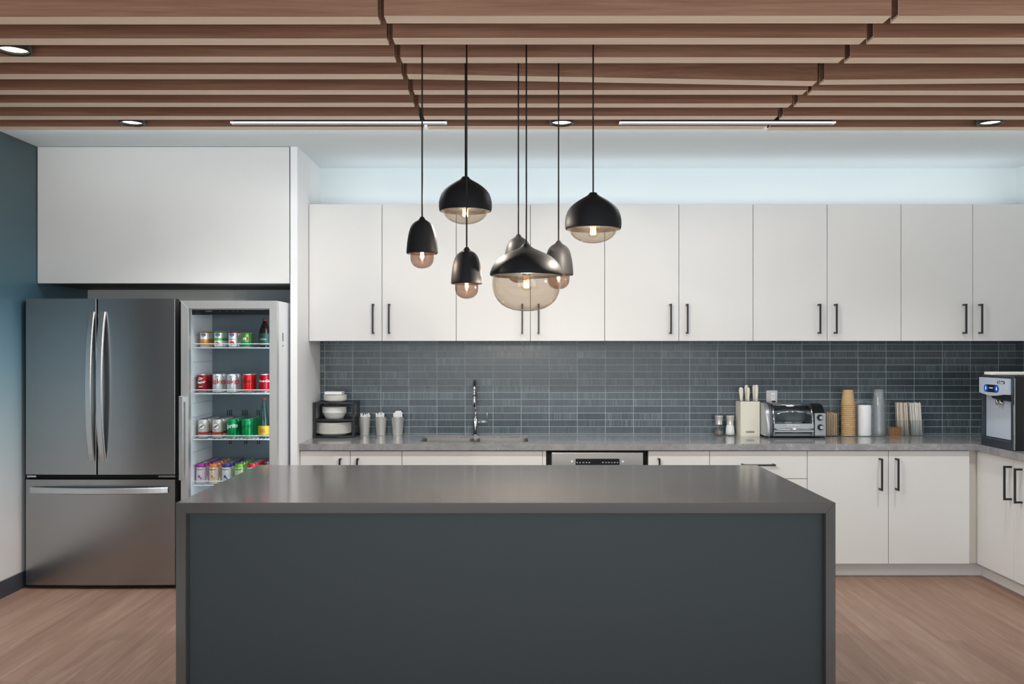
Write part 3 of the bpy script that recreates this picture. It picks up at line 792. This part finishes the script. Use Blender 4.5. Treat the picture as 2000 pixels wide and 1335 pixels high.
for m_, px, lab, pr in top:
    for r in range(2):
        D = Y1+.004+r*dR
        can(m_, .0298, .1, U(px, Y1), D, SZ[0], f'{lab} {"at the front of" if r == 0 else "behind the front one on"} the top cooler shelf', 'drink can', 'cans on the top cooler shelf', pr if r == 0 else pr[:1], .0 if r == 0 else -.2)
for r in range(2):
    can('can_veg', .0262, .093, U(480.2, Y1), Y1+r*dR, SZ[0], f'slim green vegetable juice can {"at the front of" if r == 0 else "in the second row of"} the top cooler shelf', 'drink can', 'cans on the top cooler shelf',
        [('text', 'V8', .022, .58, 0, 'print_white', .06, 0, 0), ('oval', .006, .012, .58, .62, 'fruit_red')] if r == 0 else ())
def bottle(x, y, z, prof, glass, label, lab_mat, lz, lR, text, tm, capm, capz, capr, liquid=None):
    t = empty('drink_bottle', (x, y, z), label, 'bottle', None)
    MB().lathe(prof, (x, y, z), 28).build('glass_body', glass, t)
    if liquid: MB().lathe([(0, .006)]+[(max(0, r-.003), zz) for r, zz in prof[2:-3]]+[(0, prof[-4][1])], (x, y, z), 24).build('drink', liquid, t)
    lb = MB().lathe([(lR+.0006, lz[0]), (lR+.0006, lz[1])], (x, y, z), 28).build('paper_label', lab_mat, t)
    MB().text(text[0], lambda u, v: (x+(lR+.0012)*math.sin(u/lR), y-(lR+.0012)*math.cos(u/lR), z+(lz[0]+lz[1])/2+v), text[1], .03).build('label_print', tm, lb, fix=False)
    MB().lathe([(capr*.95, capz), (capr, capz+.003), (capr*.9, capz+.014), (0, capz+.015)], (x, y, z), 20).build('cap', capm, t)
bottle(U(517, 5.575), 5.577, SZ[0], [(0, 0), (.034, 0), (.037, .006), (.037, .085), (.034, .105), (.022, .138), (.014, .155), (.0125, .165), (.0125, .172)], 'cola_dark', 'dark bottle with a green label at the right of the top cooler shelf', 'green_dark', (.012, .088), .037, ('PEPPER', .04), 'print_grey', 'red_cap', .166, .014)
# second shelf
sec = [('can_pepper', 396, 'dark red soda can with white script', [('text', 'Dr', .030, .76, -.1, 'print_white', .04, .3, .1), ('text', 'Pepper', .058, .56, 0, 'print_white', .04, .3, .12), ('text', 'ZERO', .024, .34, -.1, 'print_white', .02, 0, .1)], 3),
       ('can_diet', 425.5, 'silver cola can, second in its row', [('text', 'Coke', .104, .62, -.12, 'print_red', .02, 0, 0), ('text', 'DIET', .02, .85, .2, 'brown_print', .0, 0, 0)], 2),
       ('can_diet', 453.5, 'silver cola can, third in its row', [('text', 'Coke', .104, .62, -.22, 'print_red', .02, 0, 0), ('text', 'DIET', .02, .85, .1, 'brown_print', .0, 0, 0)], 2),
       ('can_cola', 484, 'bright red cola can with dark script', [('text', 'Coca', .055, .64, 0, 'print_black', .02, .4, .0)], 2),
       ('can_cola_dark', 516.5, 'deep red cola can with white script', [('text', 'Coca-Cola', .085, .64, .25, 'print_white', .02, .4, .0)], 2)]
def rowlab(r): return 'front of' if r == 0 else f'{ORD[r]} row back,'
for m_, px, lab, pr, n in sec:
    for r in range(n):
        can(m_, .0332, HC, U(px, Y1), Y1+.002+r*dR, SZ[1], f'{lab}, {rowlab(r)} the second cooler shelf', 'drink can', 'cans on the second cooler shelf', pr if r < 2 else (), 0 if r == 0 else -.35)
# third shelf
thd = [('can_root', 397.3, 'brown-badged root beer can, leftmost column', [('oval', .022, .022, .64, -.05, 'brown_print'), ('oval', .0195, .0195, .64, -.05, 'print_white'), ('text', 'A&W', .036, .64, -.05, 'brown_print', .05, 0, .5)], 4),
       ('can_root', 425, 'brown-badged root beer can, second column', [('oval', .022, .022, .64, -.05, 'brown_print'), ('oval', .0195, .0195, .64, -.05, 'print_white'), ('text', 'A&W', .036, .64, -.05, 'brown_print', .05, 0, .5)], 4),
       ('can_lime', 454, 'green lemon-lime can with white lettering', [('text', 'Sprite', .088, .64, .05, 'lime_print', .03, .2, .08)], 4),
       ('can_lime', 482, 'green lemon-lime can with dark lettering', [('text', 'Sprite', .084, .62, .05, 'zero_green', .02, .2, .08)], 4)]
for m_, px, lab, pr, n in thd:
    for r in range(n):
        can(m_, .0332, HC, U(px, Y1), Y1+.002+r*dR, SZ[2], f'{lab}, {rowlab(r)} the third cooler shelf', 'drink can', 'cans on the third cooler shelf', pr if r == 0 else ())
bottle(U(515.5, 5.575), 5.577, SZ[2], [(0, .004), (.028, 0), (.034, .006), (.0355, .02), (.0355, .095), (.033, .115), (.022, .175), (.015, .205), (.0135, .235), (.015, .238), (.015, .25)], 'bottle_glass', 'tall green glass mineral water bottle with a yellow label on the third cooler shelf', 'yellow_label', (.022, .078), .0355, ('Topo\nChico', .034), 'print_red', 'red_cap', .238, .0155)
# bottom shelf: slim cans, five deep
slim = [(393.5, 'purple'), (418.6, 'orange'), (443.7, 'navy'), (468.5, 'green'), (493.3, 'red'), (517.5, 'grape')]
for px, nm in slim:
    for r in range(5):
        if nm == 'grape' and r == 0: continue
        can('slim_'+nm, .0295, HS, U(px, Y1), Y1-.006+r*.064, SZ[3], f'slim sparkling water can with a {nm} top, {rowlab(r)} the bottom cooler shelf', 'drink can', 'slim cans on the bottom cooler shelf',
            [('text', 'SPINDRIFT', .046, .72, 0, 'brown_print', .02, 0, 0), ('oval', .008, .009, .38, -.1, 'fruit_'+nm), ('oval', .005, .006, .30, .28, 'fruit_'+nm), ('text', 'SPARKLING WATER', .030, .18, 0, 'brown_print', .0, 0, 0)] if r == 0 else ())

# ------------------------------------------------------------------ things on the counter
# plate rack
rx0, rx1, ry0, ry1 = -1.374, U(692, 6.10), 6.06, 6.31
t = empty('plate_rack', ((rx0+rx1)/2, 6.2, ZT), 'black three-tier corner rack holding paper plates and bowls', 'rack')
zt_ = [ZT+.004, V(820.5, 6.1), V(787.5, 6.1)]
for z in zt_:
    MB().prism([(rx0, ry0+.01), (U(660, 6.07), ry0), (rx1, ry0+.03), (rx1, ry1), (rx0, ry1)], 'z', z, z+.008).build('shelf', 'rack_black', t)
for x, y in ((rx0+.009, ry0+.02), (rx1-.008, ry0+.045), (rx0+.009, ry1-.01), (rx1-.008, ry1-.01)):
    MB().box(x-.008, x+.008, y-.008, y+.008, ZT, zt_[2]+.002, .001, 1).build('post', 'rack_black', t)
def plate_mesh(R, h, m, name):
    return MB().lathe([(0, .001), (R*.72, 0), (R*.80, h*.35), (R*.97, h), (R, h*1.02), (R, h*1.02-.0025), (R*.98, h-.0035), (R*.82, h*.35+.002), (R*.72, .0035), (0, .0035)][::1], (0, 0, 0), 40).build(name, m)
pcx, pcy = U(652.5, 6.17), 6.185
def stack(name, R, h, n, step, x, y, z, m, label, group, cat):
    o = plate_mesh(R, h, m, name); o.location = (x, y, z); tag(o, label, cat, group)
    for i in range(1, n): dup(o, (x+random.uniform(-.0008, .0008), y+random.uniform(-.0008, .0008), z+i*step))
stack('paper_plate', .119, .018, 14, .0054, U(652, 6.18), 6.185, zt_[0]+.0085, 'paper_white', 'large white paper plate stacked on the lowest tier of the black rack', 'large paper plates on the lowest rack tier', 'plate')
stack('paper_bowl', .083, .044, 8, .0052, U(652.8, 6.17), 6.175, zt_[1]+.0085, 'bowl_white', 'white paper bowl stacked on the middle tier of the black rack', 'paper bowls on the middle rack tier', 'bowl')
stack('dessert_plate', .079, .014, 8, .0048, U(654.5, 6.17), 6.175, zt_[2]+.0085, 'paper_white', 'small white paper plate stacked on top of the black rack', 'small paper plates on the top of the rack', 'plate')
tag(MB().box(U(636, 6.17), U(670, 6.17), 6.13, 6.22, V(769, 6.17)-.002, V(764, 6.17), .002, 1).build('napkin_stack', 'plastic_white'), 'folded white napkins lying on the small plates on top of the rack', 'napkins')
# steel cups with plastic cutlery
for (xa, xb, n, hgt, lab, lo, hi) in ((700, 724.3, 12, .060, 'brushed steel cup of white cutlery nearest the plate rack', .005, .028), (732, 755.6, 17, .066, 'brushed steel cup of white cutlery in the middle of three', .01, .034), (764, 789, 19, .07, 'brushed steel cup of white cutlery nearest the sink', .012, .045)):
    D = 6.25; x = U((xa+xb)/2, D); R = (xb-xa)/2*D/F*.98; h = V(814, D)-ZT
    t = empty('steel_cup', (x, D, ZT), lab, 'cup', 'steel cups by the plate rack')
    MB().lathe([(0, .001), (R*.76, 0), (R*.78, .004), (R, h-.003), (R*1.02, h), (R*.97, h), (R*.75, .006), (0, .006)], (x, D, ZT), 32).build('cup_body', 'cup_steel', t)
    MB().lathe([(R*1.0, h-.002), (R*1.04, h), (R*1.0, h+.002), (R*.97, h)], (x, D, ZT), 32).build('rim', 'chrome', t)
    where = {700: 'nearest the plate rack', 732: 'in the middle', 764: 'nearest the sink'}[xa]
    for i in range(n):
        a = 2*PI*i/n + .3*random.random(); rr = R*random.uniform(.25, .82); lean = .16
        x0, y0 = x+rr*.72*math.cos(a), D+rr*.72*math.sin(a); x1, y1 = x+rr*1.0*math.cos(a)+random.uniform(-.003, .003), D+rr*1.0*math.sin(a)
        z1 = ZT+h+random.uniform(lo, hi); w = random.uniform(.0035, .006)
        m = MB(); m.sweep([[(x0-w, y0-.001, ZT+.02), (x0+w, y0-.001, ZT+.02), (x0+w, y0+.001, ZT+.02), (x0-w, y0+.001, ZT+.02)],
                           [(x1-w, y1-.001, z1-.004), (x1+w, y1-.001, z1-.004), (x1+w, y1+.001, z1-.004), (x1-w, y1+.001, z1-.004)],
                           [(x1-w*.6, y1-.001, z1), (x1+w*.6, y1-.001, z1), (x1+w*.6, y1+.001, z1), (x1-w*.6, y1+.001, z1)]])
        tag(m.build('plastic_cutlery', 'plastic_white'), f'white plastic utensil handle standing in the steel cup {where}', 'cutlery', f'white utensils in the steel cup {where}')
# salt and pepper mills
mat('salt', (240, 240, 238), .8); mat('pepper', (120, 112, 108), .9)
for xc, lab, fill, fh in ((1404, 'glass and steel pepper mill, left of the pair by the knife block', 'pepper', .035), (1425.7, 'glass and steel salt mill touching the cream knife block', 'salt', .072)):
    D = 6.25; x = U(xc, D); k_ = D/F; h = V(811, D)-ZT
    t = empty('spice_mill', (x, D, ZT), lab, 'mill', 'salt and pepper mills')
    R = 9.2*k_
    MB().lathe([(0, .002), (R, 0), (R*1.0, .004), (R*.98, h*.2), (R*.9, h*.4), (R*.72, h*.58)], (x, D, ZT), 28).build('glass_body', 'clear_glass', t)
    MB().lathe([(0, .005), (R*.9, .005), (R*.9, fh*.4), (R*.80, fh*.85), (R*.78, fh), (0, fh)] if fill == 'pepper' else [(0, .005), (R*.92, .005), (R*.92, h*.2), (R*.84, h*.4), (R*.66, h*.56), (0, h*.56)], (x, D, ZT), 24).build('filling', fill, t)
    MB().lathe([(R*.74, h*.56), (R*.72, h*.66), (R*.74, h*.78), (R*.86, h*.95), (R*.92, h*.985), (R*.88, h), (0, h)], (x, D, ZT), 28).build('steel_top', 'cup_steel', t)
# knife block
D = 6.195; a, b_ = U(1446.5, D), U(1484, D); xl = U(1439.3, D+.12); zt2 = V(784, D)
t = empty('knife_block', ((a+b_)/2, D+.06, ZT), 'cream square knife block between the mills and the toaster oven', 'knife block')
MB().prism([(a, D), (b_, D), (b_+.004, D+.115), (a-.006, D+.115)], 'z', ZT, zt2).build('block', 'block_cream', t)
MB().prism([(a-.0005, D-.0008), (b_+.0005, D-.0008), (b_+.0005, D), (a-.0005, D)], 'z', zt2-.020, zt2-.0185).build('lid_seam', 'knife_cream', t)
MB().text('cuisine', lambda u, v: (U(1465, D)+u, D-.0006, V(842.5, D)+v), .058, .03).build('lettering', 'brown_print', t)
for i, (xc, yt, w, dd, lab) in enumerate(((1447.3, 756, 4.3, .03, 'cream-handled knife leaning furthest left in the block'), (1457.8, 751.3, 3.8, .08, 'tall cream-handled knife second in the block, at the back'), (1461.5, 756, 3.2, .04, 'shorter cream-handled knife in front of the second knife'),
                                     (1473, 751.2, 3.6, .08, 'tall cream-handled knife fourth in the block'), (1477.8, 751, 3.5, .03, 'tall cream-handled knife at the right end of the block'))):
    y = D+dd; x = U(xc, y); w_ = w*y/F; z1 = V(yt, y)
    t2 = empty('kitchen_knife', (x, y, zt2), lab, 'knife', 'knives in the cream block')
    secs = []
    for u, q in ((0, .62), (.25, .72), (.6, 1.0), (.85, 1.0), (.96, .8), (1.0, .45)):
        z = zt2+.002+(z1-zt2-.002)*u; xs = x + (0 if i else (1-u)*.003)
        secs.append([(xs+w_*q*math.cos(g), y+.009*q*math.sin(g), z) for g in [2*PI*k/12 for k in range(12)]])
    m = MB().sweep(secs); 
    for f in m.bm.faces: f.smooth = True
    m.build('handle', 'knife_cream', t2)
    MB().box(x-w_*.35, x+w_*.35, y-.006, y+.006, zt2, zt2+.004).build('bolster', 'chrome', t2)
# wall outlet
D = YB-.010; a, b_ = U(1496.3, D), U(1518, D); z0, z1 = V(789, D), V(762, D)
t = empty('wall_outlet', ((a+b_)/2, D, (z0+z1)/2), 'steel wall outlet plate on the tiles above the toaster oven', 'outlet')
MB().box(a, b_, D-.008, D-.0005, z0, z1, .002).build('cover_plate', 'outlet_steel', t)
sx = U(1508.5, D)
sk = MB().box(sx-.013, sx+.016, D-.0105, D-.008, V(787, D), V(766, D), .001, 1).build('socket', 'plastic_white', t)
b = MB()
for dx, yy, w, h in ((-.006, 772, .0018, .008), (.006, 772, .0018, .007), (0, 776, .003, .003)): b.box(sx+dx-w, sx+dx+w, D-.0112, D-.0105, V(yy, D)-h/2, V(yy, D)+h/2)
b.build('slots', 'deep_black', sk)
MB().box(sx-.010, sx+.014, D-.034, D-.0108, V(787, D), V(781.5, D), .003).build('plug', 'black_plastic', t)
# toaster oven ------------------------------------------------------------
D = 6.06; tx0, tx1 = U(1489.5, D+.08), U(1615, D)
k_ = D/F
t = empty('toaster_oven', ((tx0+tx1)/2, D+.12, ZT), 'silver roll-top toaster oven with two knobs', 'toaster oven')
zb = ZT+.012; H = V(787, D+.05)-zb; dep_ = .225
def prof(sc=1.0, o=0.0):   # (y, z) side outline, rounded front and top
    p = [(D+dep_, zb+.004-o*0), (D+dep_, zb+H*.75), (D+dep_*.86, zb+H*.95+o), (D+dep_*.65, zb+H+o), (D+dep_*.42, zb+H*.985+o), (D+dep_*.26, zb+H*.92+o), (D+dep_*.13-o*.5, zb+H*.80+o*.6), (D+dep_*.05-o, zb+H*.62), (D+dep_*.01-o, zb+H*.42), (D-o, zb+H*.22), (D+.002-o, zb+H*.08), (D+.01-o, zb)]
    q = []                                     # smooth the outline
    for i in range(len(p)-1):
        a, b_, c, d = p[max(i-1, 0)], p[i], p[i+1], p[min(i+2, len(p)-1)]
        for u in (0, .25, .5, .75): q.append(tuple(.5*(2*b_[k]+(c[k]-a[k])*u+(2*a[k]-5*b_[k]+4*c[k]-d[k])*u*u+(3*b_[k]-a[k]-3*c[k]+d[k])*u**3) for k in (0, 1)))
    return q + [p[-1]]
xe, xg0, xg1, xk = U(1509, D), U(1514, D), U(1586, D), U(1591, D)
MB().prism(prof(), 'x', tx0, xe, True).build('side_cap', 'silver_plastic', t)
MB().prism(prof(1, .003), 'x', xe-.014, xe+.004, True).build('trim_band', 'oven_grey', t)
# body behind the door: back shell, floor, roof
b = MB(); b.box(xe, xk, D+dep_-.02, D+dep_, zb, zb+H*.76); b.box(xe, xk, D+.02, D+dep_, zb, zb+.02); b.prism([(D+dep_, zb+H*.75), (D+dep_*.86, zb+H*.95), (D+dep_*.65, zb+H), (D+dep_*.42, zb+H*.985), (D+dep_*.42, zb+H*.94), (D+dep_*.8, zb+H*.88), (D+dep_-.02, zb+H*.72)], 'x', xe, xk)
b.build('shell', 'oven_interior', t)
# rolling glass door with chrome frame
pr = prof()[16:41]
def strip(x0, x1, pts, off, th, m, name, par):
    b = MB(); secs = []
    for (y, z) in pts: secs.append([(x0, y-off, z), (x1, y-off, z), (x1, y-off+th, z-th*.4), (x0, y-off+th, z-th*.4)])
    b.sweep(secs)
    for f in b.bm.faces: f.smooth = True
    return b.build(name, m, par)
dr_ = strip(xg0, xg1, pr, .0, .003, 'oven_glass', 'glass_door', t)
strip(xg0-.012, xg0, prof()[16:], .004, .008, 'chrome', 'door_frame', dr_); strip(xg1, xg1+.012, prof()[16:], .004, .008, 'chrome', 'door_frame', dr_)
MB().box(xg0-.012, xg1+.012, D-.007, D+.006, zb+H*.13, zb+H*.40, .003).build('lower_rail', 'chrome', dr_)
MB().tube([(xg0-.004+(xg1-xg0+.008)*i/10, D-.010-.016*math.sin(PI*i/10), zb+H*.22) for i in range(11)], .0075, 12).build('handle', 'chrome', dr_)
MB().tube([(xg0, D+dep_*.24, zb+H*.945), (xg1, D+dep_*.24, zb+H*.945)], .005, 10).build('top_rail', 'chrome', dr_)
MB().text('Hamilton Beach', lambda u, v: (U(1548.5, D)+u, D-.0078, zb+H*.352+v), .085, .02).build('lettering', 'print_white', dr_)
b = MB(); bx_ = U(1547, D); ring = [(bx_+.03*math.cos(2*PI*i/20), D+dep_*.235-.006, zb+H*.925+.006*math.sin(2*PI*i/20)) for i in range(20)]
b.quad(*ring); b.build('badge', 'plastic_white', dr_)
b = MB()
for i in range(9):
    y = D+.05+i*.017; b.tube([(xe+.004, y, zb+H*.36), (xk-.004, y, zb+H*.36)], .0014, 6)
b.build('oven_rack', 'chrome', t)
MB().box(xk, tx1, D+.004, D+dep_, zb-.004, V(806, D), .006).build('control_box', 'oven_grey', t)
MB().prism([(D+.03, V(806, D)), (D+dep_, V(806, D)), (D+dep_, zb+H*.9), (D+dep_*.6, zb+H*.97), (D+dep_*.35, zb+H*.92)], 'x', xk, tx1-.004).build('rear_hood', 'black_plastic', t)
pnl = MB().box(xk+.003, tx1-.006, D, D+.005, zb+.004, V(807, D), .004).build('control_panel', 'silver_plastic', t)
for xc, yc_ in ((1601.5, 815), (1602.5, 834)):
    cx, cz = U(xc, D), V(yc_, D)
    kb = MB().cyl((cx, D+.001, cz), (cx, D-.006, cz), .0215, .0205, 28).build('knob', 'black_plastic', pnl)
    MB().cyl((cx+.003, D-.006, cz), (cx+.003, D-.018, cz), .013, .012, 24).build('knob_cap', 'chrome', kb)
for x in (tx0+.03, tx1-.03):
    for y in (D+.03, D+dep_-.03): MB().cyl((x, y, ZT+.0005), (x, y, zb+.002), .010, .012, 14).build('foot', 'oven_grey', t)
# napkin holder
D = 6.18; a, b_ = U(1619, D), U(1637, D); z1 = V(804, D)
t = empty('napkin_holder', ((a+b_)/2, D+.06, ZT), 'dark napkin holder squeezed beside the toaster oven', 'napkin holder')
MB().box(a-.03, b_-.004, D-.002, D+.125, ZT, ZT+.005).box(a-.03, a-.026, D-.002, D+.125, ZT+.005, z1-.03).build('stand', 'rack_black', t)
for i in range(7):
    x = a-.022+i*(b_-a+.018)/7; hgt = z1-ZT-random.uniform(0, .012)
    m = MB(); m.sweep([[(x, D, z), (x+.0055, D, z), (x+.0055+q, D+.115, z), (x+q, D+.115, z)] for z, q in ((ZT+.0055, 0), (ZT+hgt*.5, .002), (ZT+hgt, .006))])
    tag(m.build('paper_napkin', 'napkin_kraft'), 'kraft paper napkin standing in the dark holder beside the toaster oven', 'napkin', 'kraft napkins beside the toaster oven')
# acrylic cup organiser
D = 6.145; x0, x1 = U(1637.5, D), U(1737, D); zt3 = V(783, D); dy = .155
t = empty('cup_organizer', ((x0+x1)/2, D+dy/2, ZT), 'clear acrylic cup organizer with three bays', 'organizer')
MB().box(x0, x1, D, D+dy, ZT+.0003, ZT+.004).build('base', 'acrylic', t)
for x in (x0, U(1673.5, D), U(1705, D), x1-.003): MB().box(x, x+.003, D, D+dy, ZT+.004, zt3).build('divider', 'acrylic', t)
MB().box(x0+.003, x1-.003, D+dy-.003, D+dy, ZT+.004, zt3).build('back_wall', 'acrylic', t)
def cup_mesh(R0, R1, h, m, name):  # upside-down cup: rim R0 at the bottom, base R1 at the top
    o = MB().lathe([(R0*.97, .004), (R0*1.03, .004), (R0*1.05, .002), (R0*1.03, 0), (R0*.98, 0), (R0*.98, .004), (R1, h-.002), (R1*.97, h), (R1*.9, h), (R1*.88, h-.006), (0, h-.006)], (0, 0, 0), 32).build(name, m); return o
k_ = 6.21/F
x = U(1657, 6.21); o = cup_mesh(13.2*k_, 9.6*k_, .105, 'kraft', 'paper_cup'); zc0 = ZT+.0045; o.location = (x, 6.215, zc0)
tag(o, 'kraft brown paper cup in the tall upside-down stack in the organizer', 'cup', 'kraft paper cups in the organizer')
n = 16; st = (V(761, 6.21)-.105-zc0)/(n-1)
for i in range(1, n): dup(o, (x+random.uniform(-.001, .001), 6.215, zc0+i*st))
x = U(1717, 6.21); o = cup_mesh(12.4*k_, 8.6*k_, .11, 'clear_plastic', 'plastic_cup'); o.location = (x, 6.215, zc0)
tag(o, 'clear plastic cup in the tall upside-down stack in the organizer', 'cup', 'clear plastic cups in the organizer')
n = 18; st = (V(760, 6.21)-.11-zc0)/(n-1)
for i in range(1, n): dup(o, (x+random.uniform(-.001, .001), 6.215, zc0+i*st))
x = U(1688.8, 6.21); R = 12.8*k_
MBl = MB().lathe([(0, 0), (R*.98, 0), (R, .003), (R*1.02, .18), (R*.99, .205), (R*.9, .211), (0, .212)], (x, 6.215, zc0), 32)
t = tag(MBl.build('lid_sleeve', 'plastic_white'), 'white wrapped sleeve of cup lids in the middle bay of the organizer', 'lids')
# sugar packets
D = 6.17
t = empty('packet_tray', (U(1750, D), D+.03, ZT), 'small brown tray of sugar packets in front of the straws', 'tray')
MB().box(U(1737.8, D), U(1763, D), D, D+.055, ZT, ZT+.006).build('tray_base', 'sugar_brown', t)
for i in range(8):
    xx = U(1738.4, D)+i*(U(1762.4, D)-U(1738.4, D))/8
    h_ = random.uniform(.056, .068)
    tag(MB().box(xx, xx+.0085, D+.002, D+.052, ZT+.0065, ZT+h_, .002).build('sugar_packet', 'sugar_brown'), 'brown sugar packet standing in the tray in front of the straws', 'sugar packet', 'brown sugar packets')
# straw holders
mat('straw_white', (238, 234, 226), .6); mat('straw_tan', (196, 160, 120), .6)
for (xa, xb, lab, tan, lean) in ((1751.5, 1776, 'clear holder of white and tan stir sticks left of the straws', True, -.010), (1778, 1801.5, 'clear holder of white wrapped straws at the right', False, -.012)):
    D = 6.24; a, b_ = U(xa, D), U(xb, D)
    t = empty('straw_holder', ((a+b_)/2, D, ZT), lab, 'holder')
    b = MB(); w = .045
    b.box(a, a+.002, D-w/2, D+w/2, ZT, V(820, D)); b.box(b_-.002, b_, D-w/2, D+w/2, ZT, V(820, D)); b.box(a+.002, b_-.002, D-w/2, D-w/2+.002, ZT, V(820, D)); b.box(a+.002, b_-.002, D+w/2-.002, D+w/2, ZT, V(820, D)); b.box(a+.002, b_-.002, D-w/2+.002, D+w/2-.002, ZT, ZT+.002)
    b.build('clear_box', 'acrylic', t)
    nm = 'stir_stick' if tan else 'wrapped_straw'
    for i in range(22):
        gx = a+.007+(b_-a-.014)*((i % 8)+.5*random.random())/7.5; gx = min(gx, b_-.006); gy = D-.014+.014*(i//8)+random.uniform(-.003, .003)
        z1 = V(785, D)-random.uniform(0, .008)
        c_ = 'straw_tan' if (tan and i % 3 == 1) else 'straw_white'
        m = MB().tube([(gx, gy, ZT+.003), (gx+lean*1.0, gy, z1)], .0031, 7)
        lb = ('tan' if c_ == 'straw_tan' else 'white') + (' stir stick bundled in the left clear holder' if tan else ' wrapped straw bundled in the right clear holder')
        tag(m.build(nm, c_), lb, 'straw', ('stir sticks' if tan else 'wrapped straws') + ' in the clear holder' + (', tan' if c_ == 'straw_tan' else ''))

# ------------------------------------------------------------------ ice and water dispenser on the right counter
fx0 = 2.965; yn, yfz = 5.286, 5.668; zt4 = 1.308
t = empty('water_dispenser', (3.2, (yn+yfz)/2, ZT), 'black and silver countertop ice and water dispenser on the right counter', 'water dispenser')
b = MB(); b.box(fx0+.05, 3.50, yn, yfz, ZT+.001, zt4, .004).box(fx0+.010, fx0+.05, yn, yn+.012, ZT+.001, zt4)
b.build('case', 'deep_black', t)
MB().box(fx0+.004, fx0+.049, yn+.0125, yn+.045, ZT+.001, zt4-.001, .003).box(fx0+.004, fx0+.05, yfz-.012, yfz, ZT+.001, zt4-.001, .003).box(fx0+.004, fx0+.05, yn+.045, yfz-.012, 1.295, zt4-.001, .002).build('bezel', 'dispenser_dark', t)
MB().box(fx0, fx0+.006, yn-.001, yn+.010, ZT+.004, zt4-.012, .001, 1).build('edge_trim', 'chrome', t)
hy0, hy1 = yn+.047, yfz-.006
poly = [(hy0, 1.292), (hy1, 1.292), (hy1, 1.196)] + [(hy1+(hy0-hy1)*i/8, 1.196-.014*math.sin(PI*min(1, i/8*1.15))) for i in range(1, 9)]
hood = MB().prism(poly, 'x', fx0-.012, fx0+.05).build('hood_panel', 'dispenser_silver', t)
MB().box(fx0+.030, fx0+.049, hy0, yfz-.013, .92, 1.20).build('alcove_panel', 'dispenser_silver', t)
xs = fx0-.0126
def capsule(y0, y1, z0, z1, n=8):
    r = (z1-z0)/2; cz = (z0+z1)/2; return [(y0+r-r*math.sin(PI*i/n), cz-r*math.cos(PI*i/n)) for i in range(n+1)] + [(y1-r+r*math.sin(PI*i/n), cz+r*math.cos(PI*i/n)) for i in range(n+1)]
dsp = MB().prism(capsule(5.432, 5.605, 1.203, 1.250), 'x', xs, xs+.003).build('display', 'black_plastic', hood)
for yy in (5.58, 5.457):
    MB().cyl((xs+.001, yy, 1.2265), (xs-.001, yy, 1.2265), .0225, seg=24).build('button', 'display_blue', dsp)
    MB().prism([(yy-.006, 1.222), (yy, 1.216), (yy+.006, 1.222), (yy, 1.240)], 'x', xs-.0016, xs-.001).build('button_icon', 'display_light', dsp)
MB().box(xs-.0006, xs, 5.50, 5.54, 1.2275, 1.2315).build('display_text', 'display_light', dsp)
bd = MB().prism(capsule(5.366, 5.452, 1.258, 1.277), 'x', xs+.0002, xs+.003).build('badge', 'black_plastic', hood)
MB().text('Follett', lambda u, v: (xs-.0002, 5.409-u, 1.2675+v), .062, .02).build('lettering', 'print_white', bd)
MB().prism([(hy0, 1.19), (5.56, 1.19), (5.53, 1.165), (hy0, 1.155)], 'x', fx0+.002, fx0+.030).build('spout_housing', 'black_plastic', t)
MB().cyl((fx0+.016, 5.50, 1.158), (fx0+.016, 5.50, 1.125), .012, .011).cyl((fx0+.016, 5.46, 1.156), (fx0+.016, 5.46, 1.125), .013, .012).build('nozzle', 'chrome', t)
MB().box(fx0, fx0+.049, yn+.046, yfz-.013, ZT+.001, .915, .004).build('drip_tray', 'dispenser_dark', t)
tag(MB().box(2.972, 3.5, 5.55, 5.64, zt4+.0005, zt4+.0185, .003).build('serving_tray', 'paper_white'), 'flat white tray lying on top of the water dispenser', 'tray')
